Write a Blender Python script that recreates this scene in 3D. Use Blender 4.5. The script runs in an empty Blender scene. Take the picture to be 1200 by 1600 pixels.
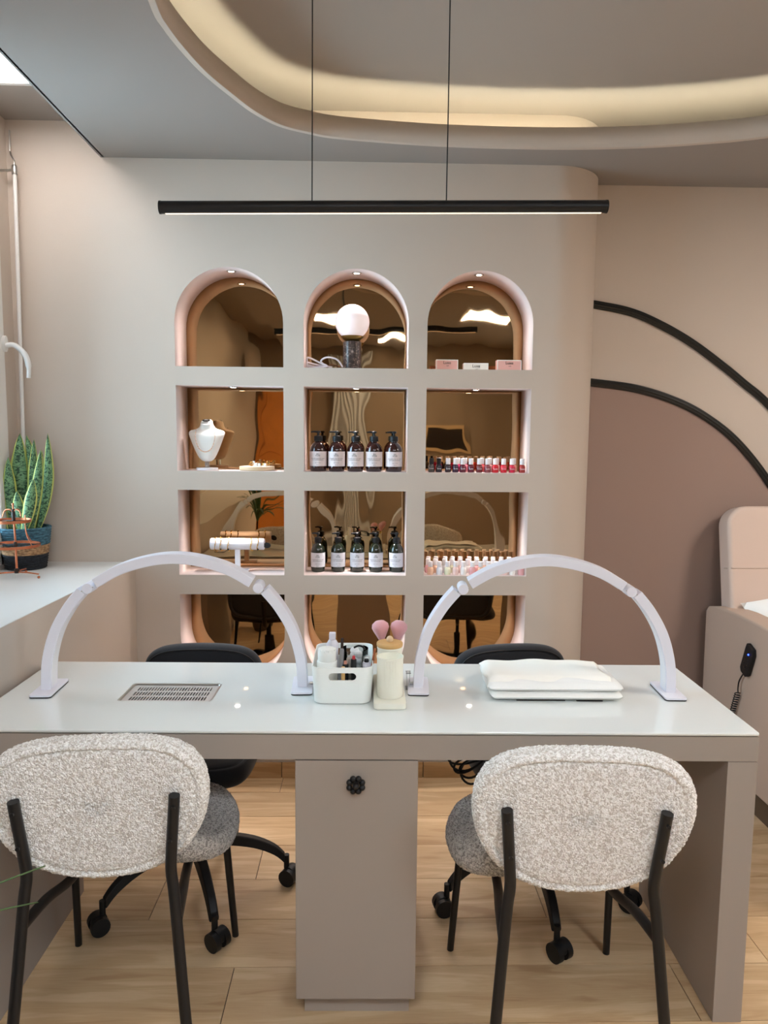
import bpy, bmesh, math, random
from mathutils import Vector, Matrix
random.seed(7)
PI = math.pi
C = bpy.context.scene.collection
SC = bpy.context.scene

# ---------------------------------------------------------------- camera, world, exposure
cam_d = bpy.data.cameras.new('camera'); cam = bpy.data.objects.new('camera', cam_d); C.objects.link(cam)
cam_d.sensor_fit = 'HORIZONTAL'; cam_d.sensor_width = 36.0; cam_d.lens = 36.0 * 1149.7 / 1200.0
cam_d.clip_start = 0.02
def _cam():
    p, r, a = math.radians(6.01), math.radians(.5176), math.radians(1.378)
    M = Matrix(((1,0,0),(0,-math.sin(p),-math.cos(p)),(0,math.cos(p),-math.sin(p))))
    Rr = Matrix(((math.cos(r),-math.sin(r),0),(math.sin(r),math.cos(r),0),(0,0,1)))
    Z = Matrix(((math.cos(a),-math.sin(a),0),(math.sin(a),math.cos(a),0),(0,0,1)))
    W = Rr @ M @ Z                      # world -> (right, down, forward)
    right, down, fwd = Vector(W[0]), Vector(W[1]), Vector(W[2])
    R3 = Matrix((right, -down, -fwd)).transposed()
    cam.matrix_world = Matrix.Translation((0, 0, 1.453)) @ R3.to_4x4()
_cam()
SC.camera = cam
SC.view_settings.view_transform = 'Standard'; SC.view_settings.look = 'None'
SC.view_settings.exposure = 0.10; SC.view_settings.gamma = 1.0; SC.view_settings.use_curve_mapping = False
w = bpy.data.worlds.new('daylight'); SC.world = w; w.use_nodes = True
bg = w.node_tree.nodes['Background']; bg.inputs[0].default_value = (.57, .80, 1.0, 1); bg.inputs[1].default_value = 14.5

P_COVE = 34.0      # emission of the cove strip
P_FILL = 43.0      # unseen fill light panels, added behind the camera
P_WIN = 30.0        # upper-left downlight panel
P_SPOT = 9.5      # niche spotlights (W)

def lamp(name, kind, loc, energy, color, rot=(0,0,0), parent=None, **k):
    d = bpy.data.lights.new(name, kind); d.energy = energy; d.color = color
    for a, b in k.items(): setattr(d, a, b)
    o = bpy.data.objects.new(name, d); C.objects.link(o); o.location = loc; o.rotation_euler = rot
    if parent: o.parent = parent
    return o
# portal in the window opening (guides daylight sampling, adds no light)
po = lamp('window_portal', 'AREA', (-1.455, 2.4, 1.78), 1, (1,1,1), (0, math.radians(-90), 0), shape='RECTANGLE', size=1.6, size_y=.95)
po.data.cycles.is_portal = True
po2 = lamp('window_portal', 'AREA', (2.965, -1.0, 1.5), 1, (1,1,1), (0, math.radians(90), 0), shape='RECTANGLE', size=1.16, size_y=1.16)  # portal of the added right-hand fill window
po2.data.cycles.is_portal = True

# ---------------------------------------------------------------- helpers
def lin(c):
    return tuple(((v/255)/12.92 if v/255 <= .04045 else ((v/255+.055)/1.055)**2.4) for v in c) + (1,)
MATS = {}
def mat(name, rgb, rough=.5, metal=0, emit=0, ecol=None, bump=0, bscale=200, spec=.5, coat=0, var=0, vscale=4, trans=0, ior=1.45, sheen=0, alpha=1):
    m = bpy.data.materials.new(name); m.use_nodes = True; nt = m.node_tree; b = nt.nodes['Principled BSDF']
    c = lin(rgb)
    b.inputs['Base Color'].default_value = c; b.inputs['Roughness'].default_value = rough
    b.inputs['Metallic'].default_value = metal; b.inputs['Specular IOR Level'].default_value = spec
    b.inputs['Coat Weight'].default_value = coat; b.inputs['Coat Roughness'].default_value = .04
    b.inputs['Transmission Weight'].default_value = trans; b.inputs['IOR'].default_value = ior
    b.inputs['Sheen Weight'].default_value = sheen
    if emit:
        b.inputs['Emission Color'].default_value = lin(ecol or rgb); b.inputs['Emission Strength'].default_value = emit
    tc = nt.nodes.new('ShaderNodeTexCoord')
    if bump:
        n = nt.nodes.new('ShaderNodeTexNoise'); n.inputs['Scale'].default_value = bscale; n.inputs['Detail'].default_value = 3
        bp = nt.nodes.new('ShaderNodeBump'); bp.inputs['Strength'].default_value = bump; bp.inputs['Distance'].default_value = .002
        nt.links.new(tc.outputs['Object'], n.inputs['Vector']); nt.links.new(n.outputs['Fac'], bp.inputs['Height'])
        nt.links.new(bp.outputs['Normal'], b.inputs['Normal'])
    if var:
        n = nt.nodes.new('ShaderNodeTexNoise'); n.inputs['Scale'].default_value = vscale; n.inputs['Detail'].default_value = 4
        h = nt.nodes.new('ShaderNodeHueSaturation'); h.inputs['Color'].default_value = c
        mr = nt.nodes.new('ShaderNodeMapRange'); mr.inputs[3].default_value = 1-var; mr.inputs[4].default_value = 1+var
        nt.links.new(tc.outputs['Object'], n.inputs['Vector']); nt.links.new(n.outputs['Fac'], mr.inputs[0])
        nt.links.new(mr.outputs[0], h.inputs['Value']); nt.links.new(h.outputs[0], b.inputs['Base Color'])
    MATS[name] = m
    return m

class MB:
    def __init__(s): s.bm = bmesh.new()
    def box(s, x0, x1, y0, y1, z0, z1, M=None):
        vs = [Vector((x, y, z)) for z in (z0, z1) for y in (y0, y1) for x in (x0, x1)]
        if M: vs = [M @ v for v in vs]
        v = [s.bm.verts.new(p) for p in vs]
        for f in ((0,2,3,1),(4,5,7,6),(0,1,5,4),(2,6,7,3),(0,4,6,2),(1,3,7,5)): s.bm.faces.new([v[i] for i in f])
        return s
    def prism(s, pts, z0, z1, M=None):
        a = [Vector((x, y, z0)) for x, y in pts]; b = [Vector((x, y, z1)) for x, y in pts]
        if M: a = [M @ p for p in a]; b = [M @ p for p in b]
        A = [s.bm.verts.new(p) for p in a]; B = [s.bm.verts.new(p) for p in b]; n = len(A)
        s.bm.faces.new(A[::-1]); s.bm.faces.new(B)
        for i in range(n): s.bm.faces.new((A[i], A[(i+1)%n], B[(i+1)%n], B[i]))
        return s
    def tube(s, pts, r, n=10, closed=False, caps=True):
        pts = [Vector(p) for p in pts]; N = len(pts); rings = []
        rr = r if isinstance(r, (list, tuple)) else [r]*N
        up = None
        for i, p in enumerate(pts):
            if closed: t = (pts[(i+1)%N]-pts[i-1]).normalized()
            else: t = (pts[min(i+1,N-1)]-pts[max(i-1,0)]).normalized()
            if up is None: up = t.orthogonal().normalized()
            up = (up - t*up.dot(t))
            up = up.normalized() if up.length > 1e-6 else t.orthogonal().normalized()
            sd = t.cross(up)
            rings.append([s.bm.verts.new(p + (up*math.cos(a)+sd*math.sin(a))*rr[i]) for a in [2*PI*k/n for k in range(n)]])
        for i in range(N if closed else N-1):
            a, b = rings[i], rings[(i+1)%N]
            for k in range(n): s.bm.faces.new((a[k], a[(k+1)%n], b[(k+1)%n], b[k]))
        if caps and not closed:
            s.bm.faces.new(rings[0][::-1]); s.bm.faces.new(rings[-1])
        return s
    def lathe(s, prof, n=24, c=(0,0,0), M=None, sx=1, sy=1):
        rings = []
        for r, z in prof:
            if r < 1e-6:
                p = Vector((c[0], c[1], c[2]+z)); rings.append([s.bm.verts.new(M @ p if M else p)])
            else:
                ring = []
                for k in range(n):
                    a = 2*PI*k/n; p = Vector((c[0]+r*sx*math.cos(a), c[1]+r*sy*math.sin(a), c[2]+z))
                    ring.append(s.bm.verts.new(M @ p if M else p))
                rings.append(ring)
        for a, b in zip(rings, rings[1:]):
            for k in range(n):
                k2 = (k+1) % n
                if len(a) == 1 and len(b) == 1: continue
                if len(a) == 1: s.bm.faces.new((a[0], b[k2], b[k]))
                elif len(b) == 1: s.bm.faces.new((a[k], a[k2], b[0]))
                else: s.bm.faces.new((a[k], a[k2], b[k2], b[k]))
        if len(rings[0]) > 1: s.bm.faces.new(rings[0][::-1])
        if len(rings[-1]) > 1: s.bm.faces.new(rings[-1])
        return s
    def ball(s, c, r, n=12, sz=1):
        return s.lathe([(r*math.sin(PI*k/n), -r*sz*math.cos(PI*k/n)) for k in range(n+1)], n=max(10, n+4), c=c)
    def loft(s, rings, close=True, cap=True):
        R_ = [[s.bm.verts.new(Vector(p)) for p in r] for r in rings]
        n = len(R_[0])
        for a, b in zip(R_, R_[1:]):
            for k in range(n if close else n-1): s.bm.faces.new((a[k], a[(k+1)%n], b[(k+1)%n], b[k]))
        if cap: s.bm.faces.new(R_[0][::-1]); s.bm.faces.new(R_[-1])
        return s
    def obj(s, name, m, parent=None, smooth=True, bevel=0, seg=2, loc=None, sub=0):
        bmesh.ops.recalc_face_normals(s.bm, faces=s.bm.faces)
        me = bpy.data.meshes.new(name); s.bm.to_mesh(me); s.bm.free()
        return link(name, me, m, parent, smooth, bevel, seg, loc, sub)

def link(name, me, m, parent=None, smooth=True, bevel=0, seg=2, loc=None, sub=0):
    o = bpy.data.objects.new(name, me); C.objects.link(o)
    if m: 
        me.materials.clear(); me.materials.append(MATS[m] if isinstance(m, str) else m)
    if smooth:
        me.polygons.foreach_set('use_smooth', [True]*len(me.polygons))
    if bevel:
        b = o.modifiers.new('bevel', 'BEVEL'); b.width = bevel; b.segments = seg; b.limit_method = 'ANGLE'; b.angle_limit = math.radians(40); b.harden_normals = True
        me.polygons.foreach_set('use_smooth', [True]*len(me.polygons))
    elif smooth: me.set_sharp_from_angle(angle=math.radians(40))
    if sub:
        q = o.modifiers.new('sub', 'SUBSURF'); q.levels = sub; q.render_levels = sub
    if loc: o.location = loc
    if parent: o.parent = parent
    return o
def tag(o, label=None, cat=None, group=None, kind=None):
    if label: o['label'] = label
    if cat: o['category'] = cat
    if group: o['group'] = group
    if kind: o['kind'] = kind
    return o
def empty(name, loc, label, cat, group=None, rz=0):
    o = bpy.data.objects.new(name, None); C.objects.link(o); o.location = loc; o.rotation_euler = (0, 0, rz); o.empty_display_size = .05
    return tag(o, label, cat, group)
def children(o): return [c for c in bpy.data.objects if c.parent == o]
def copy_tree(o, kids, parent=None):
    c = o.copy(); C.objects.link(c); c.parent = parent
    for ch in kids.get(o.name, ()): copy_tree(ch, kids, c)
    return c
def kidmap():
    k = {}
    for o in bpy.data.objects:
        if o.parent: k.setdefault(o.parent.name, []).append(o)
    return k
def dup(o, loc, label, rz=None, group=None):
    c = copy_tree(o, kidmap()); c.location = loc; c['label'] = label
    if rz is not None: c.rotation_euler = (0, 0, rz)
    if group: c['group'] = group
    return c
def sheet(name, outer, holes, thick, m, xform, parent=None, res=1):
    """flat plate with holes: 2D outlines (lists of points) in a plane, thickness along local z, then xform"""
    cu = bpy.data.curves.new(name, 'CURVE'); cu.dimensions = '2D'; cu.fill_mode = 'BOTH'; cu.extrude = thick/2
    for pts in [outer]+holes:
        sp = cu.splines.new('POLY'); sp.points.add(len(pts)-1); sp.use_cyclic_u = True
        for i, (x, y) in enumerate(pts): sp.points[i].co = (x, y, 0, 1)
    t = bpy.data.objects.new(name, cu); C.objects.link(t)
    bpy.context.view_layer.update()
    me = bpy.data.meshes.new_from_object(t.evaluated_get(bpy.context.evaluated_depsgraph_get()))
    bpy.data.objects.remove(t); bpy.data.curves.remove(cu)
    me.transform(xform); me.name = name
    bm = bmesh.new(); bm.from_mesh(me); bmesh.ops.remove_doubles(bm, verts=bm.verts, dist=1e-5)
    bmesh.ops.recalc_face_normals(bm, faces=bm.faces); bm.to_mesh(me); bm.free()
    return link(name, me, m, parent, smooth=False)
def text_mesh(name, body, size, m, xform, parent=None, extrude=.0002):
    cu = bpy.data.curves.new(name, 'FONT'); cu.body = body; cu.size = size; cu.extrude = extrude; cu.align_x = 'CENTER'; cu.resolution_u = 2
    t = bpy.data.objects.new(name, cu); C.objects.link(t); bpy.context.view_layer.update()
    me = bpy.data.meshes.new_from_object(t.evaluated_get(bpy.context.evaluated_depsgraph_get()))
    bpy.data.objects.remove(t); bpy.data.curves.remove(cu); me.transform(xform)
    return link(name, me, m, parent, smooth=False)
def FRONT(x, y, z):      # plane facing -y (towards the camera): local x->x, local y->z
    return Matrix.Translation((x, y, z)) @ Matrix.Rotation(PI/2, 4, 'X')
def rrect(x0, x1, y0, y1, r, n=6):
    pts = []
    for cx, cy, a0 in ((x1-r, y1-r, 0), (x0+r, y1-r, 90), (x0+r, y0+r, 180), (x1-r, y0+r, 270)):
        for k in range(n+1):
            a = math.radians(a0+90*k/n); pts.append((cx+r*math.cos(a), cy+r*math.sin(a)))
    return pts
def catmull(P, n=8, closed=True):
    out = []; N = len(P)
    for i in range(N if closed else N-1):
        p0, p1, p2, p3 = (P[(i-1)%N] if closed or i else P[0]), P[i], P[(i+1)%N], (P[(i+2)%N] if closed or i+2 < N else P[-1])
        for k in range(n):
            t = k/n
            out.append(tuple(.5*(2*b+(c-a)*t+(2*a-5*b+4*c-d)*t*t+(3*b-a-3*c+d)*t**3) for a, b, c, d in zip(p0, p1, p2, p3)))
    if not closed: out.append(tuple(P[-1]))
    return out
def arcpts(cx, cy, r, a0, a1, n): return [(cx+r*math.cos(math.radians(a0+(a1-a0)*k/n)), cy+r*math.sin(math.radians(a0+(a1-a0)*k/n))) for k in range(n+1)]

# ---------------------------------------------------------------- materials
mat('wall_paint', (196, 182, 168), .75, bump=.12, bscale=260, var=.02, vscale=3)
mat('niche_lit_paint', (230, 210, 203), .7, bump=.08, bscale=260)  # wall paint with the pinkish niche light mixed into the colour
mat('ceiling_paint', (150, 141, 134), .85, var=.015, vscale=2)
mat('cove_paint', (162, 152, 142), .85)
mat('mauve_paint', (152, 127, 115), .75, bump=.12, bscale=260, var=.02)
mat('black_trim', (18, 18, 17), .35)
mat('taupe', (158, 146, 136), .55, bump=.02, bscale=500)
mat('seam_dark', (45, 38, 33), .8)
mat('white_glass', (228, 232, 229), .04, spec=.6, coat=.5)
mat('steel', (190, 186, 180), .3, metal=1)
mat('black_metal', (17, 17, 19), .42)
mat('black_plastic', (14, 14, 16), .5)
mat('black_fabric', (19, 21, 27), .75, bump=.2, bscale=900, sheen=.15)
mat('white_plastic', (226, 225, 233), .35)
mat('bin_plastic', (235, 238, 233), .45)
mat('cream_plastic', (234, 232, 216), .45)
mat('clear_plastic', (235, 238, 240), .08, trans=.85)
mat('bamboo', (208, 165, 105), .5, var=.12, vscale=30)
mat('pink_hair', (226, 164, 166), .9, bump=.8, bscale=700, sheen=.4)
mat('gold', (222, 178, 96), .22, metal=1)
mat('brass', (150, 125, 70), .35, metal=1)
mat('copper', (196, 118, 84), .38, metal=1, var=.3, vscale=60)
mat('dark_copper', (62, 52, 48), .5, metal=.8)
mat('towel_white', (240, 240, 236), .85, bump=.35, bscale=350)
mat('paper_white', (246, 244, 236), .85)
mat('amber_glass', (44, 18, 16), .07, spec=.7, coat=.3)
mat('green_glass', (26, 34, 24), .07, spec=.7, coat=.3)
mat('label_paper', (226, 212, 210), .7)
mat('label_white', (228, 226, 232), .7)
mat('ink', (60, 52, 52), .7)
mat('white_ink', (235, 230, 230), .6)
mat('velvet_white', (238, 236, 230), .8, bump=.1, bscale=600)
mat('leather_white', (240, 238, 244), .5)
mat('globe', (240, 226, 226), .25, emit=.32, ecol=(255, 236, 234))
mat('card_pink', (232, 178, 166), .6); mat('card_white', (240, 236, 226), .6)
mat('leatherette', (188, 164, 146), .55, bump=.15, bscale=300)
mat('leather_seat', (208, 184, 168), .5, bump=.1, bscale=300)
mat('plinth_wood', (92, 72, 54), .6, var=.15, vscale=12)
mat('blue_led', (40, 60, 255), .4, emit=14, ecol=(40, 70, 255))
mat('led_warm', (255, 232, 190), .4, emit=P_COVE, ecol=(255, 252, 226))
mat('led_panel', (255, 255, 255), .4, emit=P_WIN, ecol=(255, 250, 250))
mat('led_panel_fill', (255, 255, 255), .4, emit=P_FILL, ecol=(236, 245, 255))
mat('led_bar', (255, 240, 220), .4, emit=1.0, ecol=(255, 232, 205))
mat('led_spot', (255, 250, 245), .4, emit=25, ecol=(255, 244, 232))
mat('pvc_white', (222, 218, 212), .4)
mat('soil', (50, 38, 30), .95)
mat('terracotta', (90, 80, 74), .8)
mat('cable_white', (228, 216, 220), .5)
mat('cotton', (244, 244, 244), .95, bump=.6, bscale=120)
mat('tray_wood', (214, 186, 150), .55)
mat('orange_wood', (214, 138, 62), .4, var=.2, vscale=6)
mat('curtain', (196, 198, 200), .8)
mat('frame_wood', (188, 160, 120), .5); mat('picture_dark', (34, 28, 24), .3)

def N(nt, t, **k):
    n = nt.nodes.new(t)
    for a, b in k.items(): setattr(n, a, b)
    return n
def glass_pane(nm, tint):
    m = bpy.data.materials.new(nm); m.use_nodes = True; nt = m.node_tree; nt.nodes.clear()
    out = N(nt, 'ShaderNodeOutputMaterial'); mx = N(nt, 'ShaderNodeMixShader'); tr = N(nt, 'ShaderNodeBsdfTransparent'); gl = N(nt, 'ShaderNodeBsdfGlossy')
    fr = N(nt, 'ShaderNodeFresnel'); gl.inputs['Roughness'].default_value = .02; tr.inputs[0].default_value = tint
    nt.links.new(fr.outputs[0], mx.inputs[0]); nt.links.new(tr.outputs[0], mx.inputs[1]); nt.links.new(gl.outputs[0], mx.inputs[2]); nt.links.new(mx.outputs[0], out.inputs[0])
    MATS[nm] = m
glass_pane('window_glass', (.93, .96, .96, 1))
def tumbler_glass():
    m = bpy.data.materials.new('tumbler_glass'); m.use_nodes = True; nt = m.node_tree; nt.nodes.clear()
    out = N(nt, 'ShaderNodeOutputMaterial'); mx = N(nt, 'ShaderNodeMixShader'); tr = N(nt, 'ShaderNodeBsdfTransparent'); gl = N(nt, 'ShaderNodeBsdfGlossy')
    lw = N(nt, 'ShaderNodeLayerWeight'); lw.inputs[0].default_value = .35; gl.inputs['Roughness'].default_value = .05; tr.inputs[0].default_value = (.93, .94, .94, 1)
    nt.links.new(lw.outputs['Fresnel'], mx.inputs[0]); nt.links.new(tr.outputs[0], mx.inputs[1]); nt.links.new(gl.outputs[0], mx.inputs[2]); nt.links.new(mx.outputs[0], out.inputs[0])
    MATS['tumbler_glass'] = m
tumbler_glass()
def mirror():
    m = mat('bronze_mirror', (176, 144, 106), .02, metal=1); nt = m.node_tree; b = nt.nodes['Principled BSDF']
    tc = N(nt, 'ShaderNodeTexCoord'); oi = N(nt, 'ShaderNodeObjectInfo'); ad = N(nt, 'ShaderNodeVectorMath', operation='ADD'); cb = N(nt, 'ShaderNodeCombineXYZ')
    mu = N(nt, 'ShaderNodeMath', operation='MULTIPLY'); mu.inputs[1].default_value = 40
    nt.links.new(oi.outputs['Random'], mu.inputs[0]); nt.links.new(mu.outputs[0], cb.inputs[1])
    nt.links.new(tc.outputs['Object'], ad.inputs[0]); nt.links.new(cb.outputs[0], ad.inputs[1])
    mp = N(nt, 'ShaderNodeMapping'); mp.inputs['Scale'].default_value = (1.5, 1, .8); nt.links.new(ad.outputs[0], mp.inputs[0])
    n = N(nt, 'ShaderNodeTexNoise'); n.inputs['Scale'].default_value = 4.0; n.inputs['Detail'].default_value = 1.0
    bp = N(nt, 'ShaderNodeBump'); bp.inputs['Strength'].default_value = .24; bp.inputs['Distance'].default_value = .012
    nt.links.new(mp.outputs[0], n.inputs[0]); nt.links.new(n.outputs['Fac'], bp.inputs['Height']); nt.links.new(bp.outputs[0], b.inputs['Normal'])
mirror()
def wood(name, c1, c2, c3, along='x', rough=.42, rnd=True):
    m = mat(name, c1, rough); nt = m.node_tree; b = nt.nodes['Principled BSDF']; L = nt.links.new
    tc = N(nt, 'ShaderNodeTexCoord'); oi = N(nt, 'ShaderNodeObjectInfo'); cb = N(nt, 'ShaderNodeCombineXYZ'); ad = N(nt, 'ShaderNodeVectorMath', operation='ADD')
    for i in range(2):
        mu = N(nt, 'ShaderNodeMath', operation='MULTIPLY'); mu.inputs[1].default_value = (31.7, 17.3)[i]; L(oi.outputs['Random'], mu.inputs[0]); L(mu.outputs[0], cb.inputs[i])
    L(tc.outputs['Object'], ad.inputs[0]); L(cb.outputs[0], ad.inputs[1])
    mp = N(nt, 'ShaderNodeMapping'); mp.inputs['Scale'].default_value = (1.1, 9, 9) if along == 'x' else (9, 1.1, 9); L(ad.outputs[0], mp.inputs[0])
    n1 = N(nt, 'ShaderNodeTexNoise'); n1.inputs['Scale'].default_value = 1.7; n1.inputs['Detail'].default_value = 5; n1.inputs['Distortion'].default_value = 1.2; L(mp.outputs[0], n1.inputs[0])
    wv = N(nt, 'ShaderNodeMath', operation='MULTIPLY'); wv.inputs[1].default_value = 34; L(n1.outputs['Fac'], wv.inputs[0])
    sn = N(nt, 'ShaderNodeMath', operation='SINE'); L(wv.outputs[0], sn.inputs[0])
    mp2 = N(nt, 'ShaderNodeMapping'); mp2.inputs['Scale'].default_value = (6, 130, 130) if along == 'x' else (130, 6, 130); L(ad.outputs[0], mp2.inputs[0])
    n2 = N(nt, 'ShaderNodeTexNoise'); n2.inputs['Scale'].default_value = 2.0; n2.inputs['Detail'].default_value = 3; L(mp2.outputs[0], n2.inputs[0])
    cr = N(nt, 'ShaderNodeValToRGB'); cr.color_ramp.elements[0].position = .3; cr.color_ramp.elements[1].position = .72
    cr.color_ramp.elements[0].color = lin(c2); cr.color_ramp.elements[1].color = lin(c3); e = cr.color_ramp.elements.new(.5); e.color = lin(c1)
    s1 = N(nt, 'ShaderNodeMath', operation='MULTIPLY_ADD'); s1.inputs[1].default_value = .035; L(sn.outputs[0], s1.inputs[0]); L(n1.outputs['Fac'], s1.inputs[2])
    s2 = N(nt, 'ShaderNodeMath', operation='MULTIPLY_ADD'); s2.inputs[1].default_value = .22; L(n2.outputs['Fac'], s2.inputs[0]); L(s1.outputs[0], s2.inputs[2])
    s3 = N(nt, 'ShaderNodeMath', operation='SUBTRACT'); s3.inputs[1].default_value = .11; L(s2.outputs[0], s3.inputs[0]); L(s3.outputs[0], cr.inputs[0])
    h = N(nt, 'ShaderNodeHueSaturation'); mr = N(nt, 'ShaderNodeMapRange'); mr.inputs[3].default_value = .9; mr.inputs[4].default_value = 1.08
    L(oi.outputs['Random'], mr.inputs[0]); L(mr.outputs[0], h.inputs['Value']); L(cr.outputs[0], h.inputs['Color']); L(h.outputs[0], b.inputs['Base Color'])
    bp = N(nt, 'ShaderNodeBump'); bp.inputs['Strength'].default_value = .15; bp.inputs['Distance'].default_value = .001; L(s2.outputs[0], bp.inputs['Height']); L(bp.outputs[0], b.inputs['Normal'])
wood('oak_plank', (198, 167, 128), (178, 145, 106), (214, 186, 148))
wood('oak_skirt', (176, 140, 98), (150, 114, 74), (194, 160, 118))
def boucle(name, light, dark):
    m = mat(name, light, .9, sheen=.25); nt = m.node_tree; b = nt.nodes['Principled BSDF']; L = nt.links.new
    tc = N(nt, 'ShaderNodeTexCoord'); v = N(nt, 'ShaderNodeTexVoronoi'); v.inputs['Scale'].default_value = 260; v.inputs['Randomness'].default_value = 1
    n = N(nt, 'ShaderNodeTexNoise'); n.inputs['Scale'].default_value = 170; n.inputs['Detail'].default_value = 3; n.inputs['Distortion'].default_value = 1.0
    L(tc.outputs['Object'], v.inputs[0]); L(tc.outputs['Object'], n.inputs[0])
    cr = N(nt, 'ShaderNodeValToRGB'); cr.color_ramp.elements[0].position = .41; cr.color_ramp.elements[1].position = .57
    cr.color_ramp.elements[0].color = lin(dark); cr.color_ramp.elements[1].color = lin(light); L(n.outputs['Fac'], cr.inputs[0]); L(cr.outputs[0], b.inputs['Base Color'])
    ad = N(nt, 'ShaderNodeMath', operation='SUBTRACT'); L(n.outputs['Fac'], ad.inputs[0]); L(v.outputs['Distance'], ad.inputs[1])
    bp = N(nt, 'ShaderNodeBump'); bp.inputs['Strength'].default_value = .9; bp.inputs['Distance'].default_value = .0035; L(ad.outputs[0], bp.inputs['Height']); L(bp.outputs[0], b.inputs['Normal'])
boucle('boucle', (250, 246, 240), (206, 196, 184))
boucle('boucle_grey', (210, 204, 196), (140, 133, 126))
def rope(name, c, d):
    m = mat(name, c, .85); nt = m.node_tree; b = nt.nodes['Principled BSDF']; L = nt.links.new
    tc = N(nt, 'ShaderNodeTexCoord'); mp = N(nt, 'ShaderNodeMapping'); mp.inputs['Scale'].default_value = (1, 1, 3); L(tc.outputs['Object'], mp.inputs[0])
    n = N(nt, 'ShaderNodeTexNoise'); n.inputs['Scale'].default_value = 75; n.inputs['Detail'].default_value = 3; L(mp.outputs[0], n.inputs[0])
    cr = N(nt, 'ShaderNodeValToRGB'); cr.color_ramp.elements[0].position = .35; cr.color_ramp.elements[1].position = .65; cr.color_ramp.elements[0].color = lin(d); cr.color_ramp.elements[1].color = lin(c)
    L(n.outputs['Fac'], cr.inputs[0]); L(cr.outputs[0], b.inputs['Base Color'])
    bp = N(nt, 'ShaderNodeBump'); bp.inputs['Strength'].default_value = 1; bp.inputs['Distance'].default_value = .004; L(n.outputs['Fac'], bp.inputs['Height']); L(bp.outputs[0], b.inputs['Normal'])
rope('rope_blue', (74, 118, 134), (40, 70, 84)); rope('rope_tan', (190, 152, 112), (120, 88, 58)); rope('rope_black', (36, 40, 46), (14, 16, 20))
def marble():
    m = mat('brown_marble', (70, 58, 52), .3); nt = m.node_tree; b = nt.nodes['Principled BSDF']; L = nt.links.new
    tc = N(nt, 'ShaderNodeTexCoord'); n = N(nt, 'ShaderNodeTexNoise'); n.inputs['Scale'].default_value = 60; n.inputs['Detail'].default_value = 6; n.inputs['Distortion'].default_value = 1.5
    L(tc.outputs['Object'], n.inputs[0]); cr = N(nt, 'ShaderNodeValToRGB'); cr.color_ramp.elements[0].position = .38; cr.color_ramp.elements[1].position = .7
    cr.color_ramp.elements[0].color = lin((48, 36, 32)); cr.color_ramp.elements[1].color = lin((160, 140, 128)); e = cr.color_ramp.elements.new(.56); e.color = lin((82, 66, 60))
    L(n.outputs['Fac'], cr.inputs[0]); L(cr.outputs[0], b.inputs['Base Color'])
marble()
def leafmat():
    m = mat('snake_leaf', (60, 100, 60), .45); nt = m.node_tree; b = nt.nodes['Principled BSDF']; L = nt.links.new
    uv = N(nt, 'ShaderNodeUVMap'); sp = N(nt, 'ShaderNodeSeparateXYZ'); L(uv.outputs[0], sp.inputs[0])
    mp = N(nt, 'ShaderNodeMapping'); mp.inputs['Scale'].default_value = (1.6, 11, 1); L(uv.outputs[0], mp.inputs[0])
    oi = N(nt, 'ShaderNodeObjectInfo'); L(oi.outputs['Random'], mp.inputs['Location'])
    n = N(nt, 'ShaderNodeTexNoise'); n.inputs['Scale'].default_value = 2.2; n.inputs['Detail'].default_value = 3; n.inputs['Distortion'].default_value = 1.2; L(mp.outputs[0], n.inputs[0])
    cr = N(nt, 'ShaderNodeValToRGB'); cr.color_ramp.elements[0].position = .42; cr.color_ramp.elements[1].position = .55
    cr.color_ramp.elements[0].color = lin((36, 68, 44)); cr.color_ramp.elements[1].color = lin((112, 150, 104)); L(n.outputs['Fac'], cr.inputs[0])
    s = N(nt, 'ShaderNodeMath', operation='SUBTRACT'); s.inputs[1].default_value = .5; L(sp.outputs[0], s.inputs[0]); a = N(nt, 'ShaderNodeMath', operation='ABSOLUTE'); L(s.outputs[0], a.inputs[0])
    g = N(nt, 'ShaderNodeMath', operation='GREATER_THAN'); g.inputs[1].default_value = .39; L(a.outputs[0], g.inputs[0])
    mx = N(nt, 'ShaderNodeMix', data_type='RGBA'); L(g.outputs[0], mx.inputs[0]); L(cr.outputs[0], mx.inputs[6]); mx.inputs[7].default_value = lin((200, 206, 110)); L(mx.outputs[2], b.inputs['Base Color'])
leafmat()
mat('palm_leaf', (78, 108, 62), .5, var=.2, vscale=20)

# ================================================================ SETTING
WY, MY, RWY = 3.005, 3.20, 3.222       # niche wall face, mirror plane, right-hand wall
SOF, CEIL, LCEIL = 2.512, 2.70, 2.644  # soffit underside, recess ceiling, left strip ceiling
BK, RX, WX = -2.7, 2.9, -1.40          # back wall, right wall, window wall

# --- floor: grout slab, planks in view, procedural planks behind the camera
floor = tag(MB().box(WX-.1, RX, BK, RWY+.2, -.06, -.004).obj('floor', 'seam_dark', smooth=False), kind='structure')
prow = {}
rows = [(1.28,-.65),(1.48,-.07),(1.68,-.353),(1.88,-.07),(2.08,-.645),(2.28,-.355),(2.48,-.07),(2.68,-.62),(2.87,-.346)]
pm = None
for ri, (y0, xo) in enumerate(rows):
    y1 = rows[ri+1][0] if ri+1 < len(rows) else (3.225)
    x = xo - 1.2
    while x < RX:
        a, b_ = max(x, -1.05), min(x+1.2, RX)
        if b_ - a > .02:
            mb = MB().box(-(b_-a)/2+.0012, (b_-a)/2-.0012, -(y1-y0)/2+.0012, (y1-y0)/2-.0012, -.02, 0)
            mb.obj('floor_plank', 'oak_plank', floor, smooth=False, loc=((a+b_)/2, (y0+y1)/2, random.uniform(-.0003, 0)))
        x += 1.2
y = 1.28; k = 0
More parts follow.
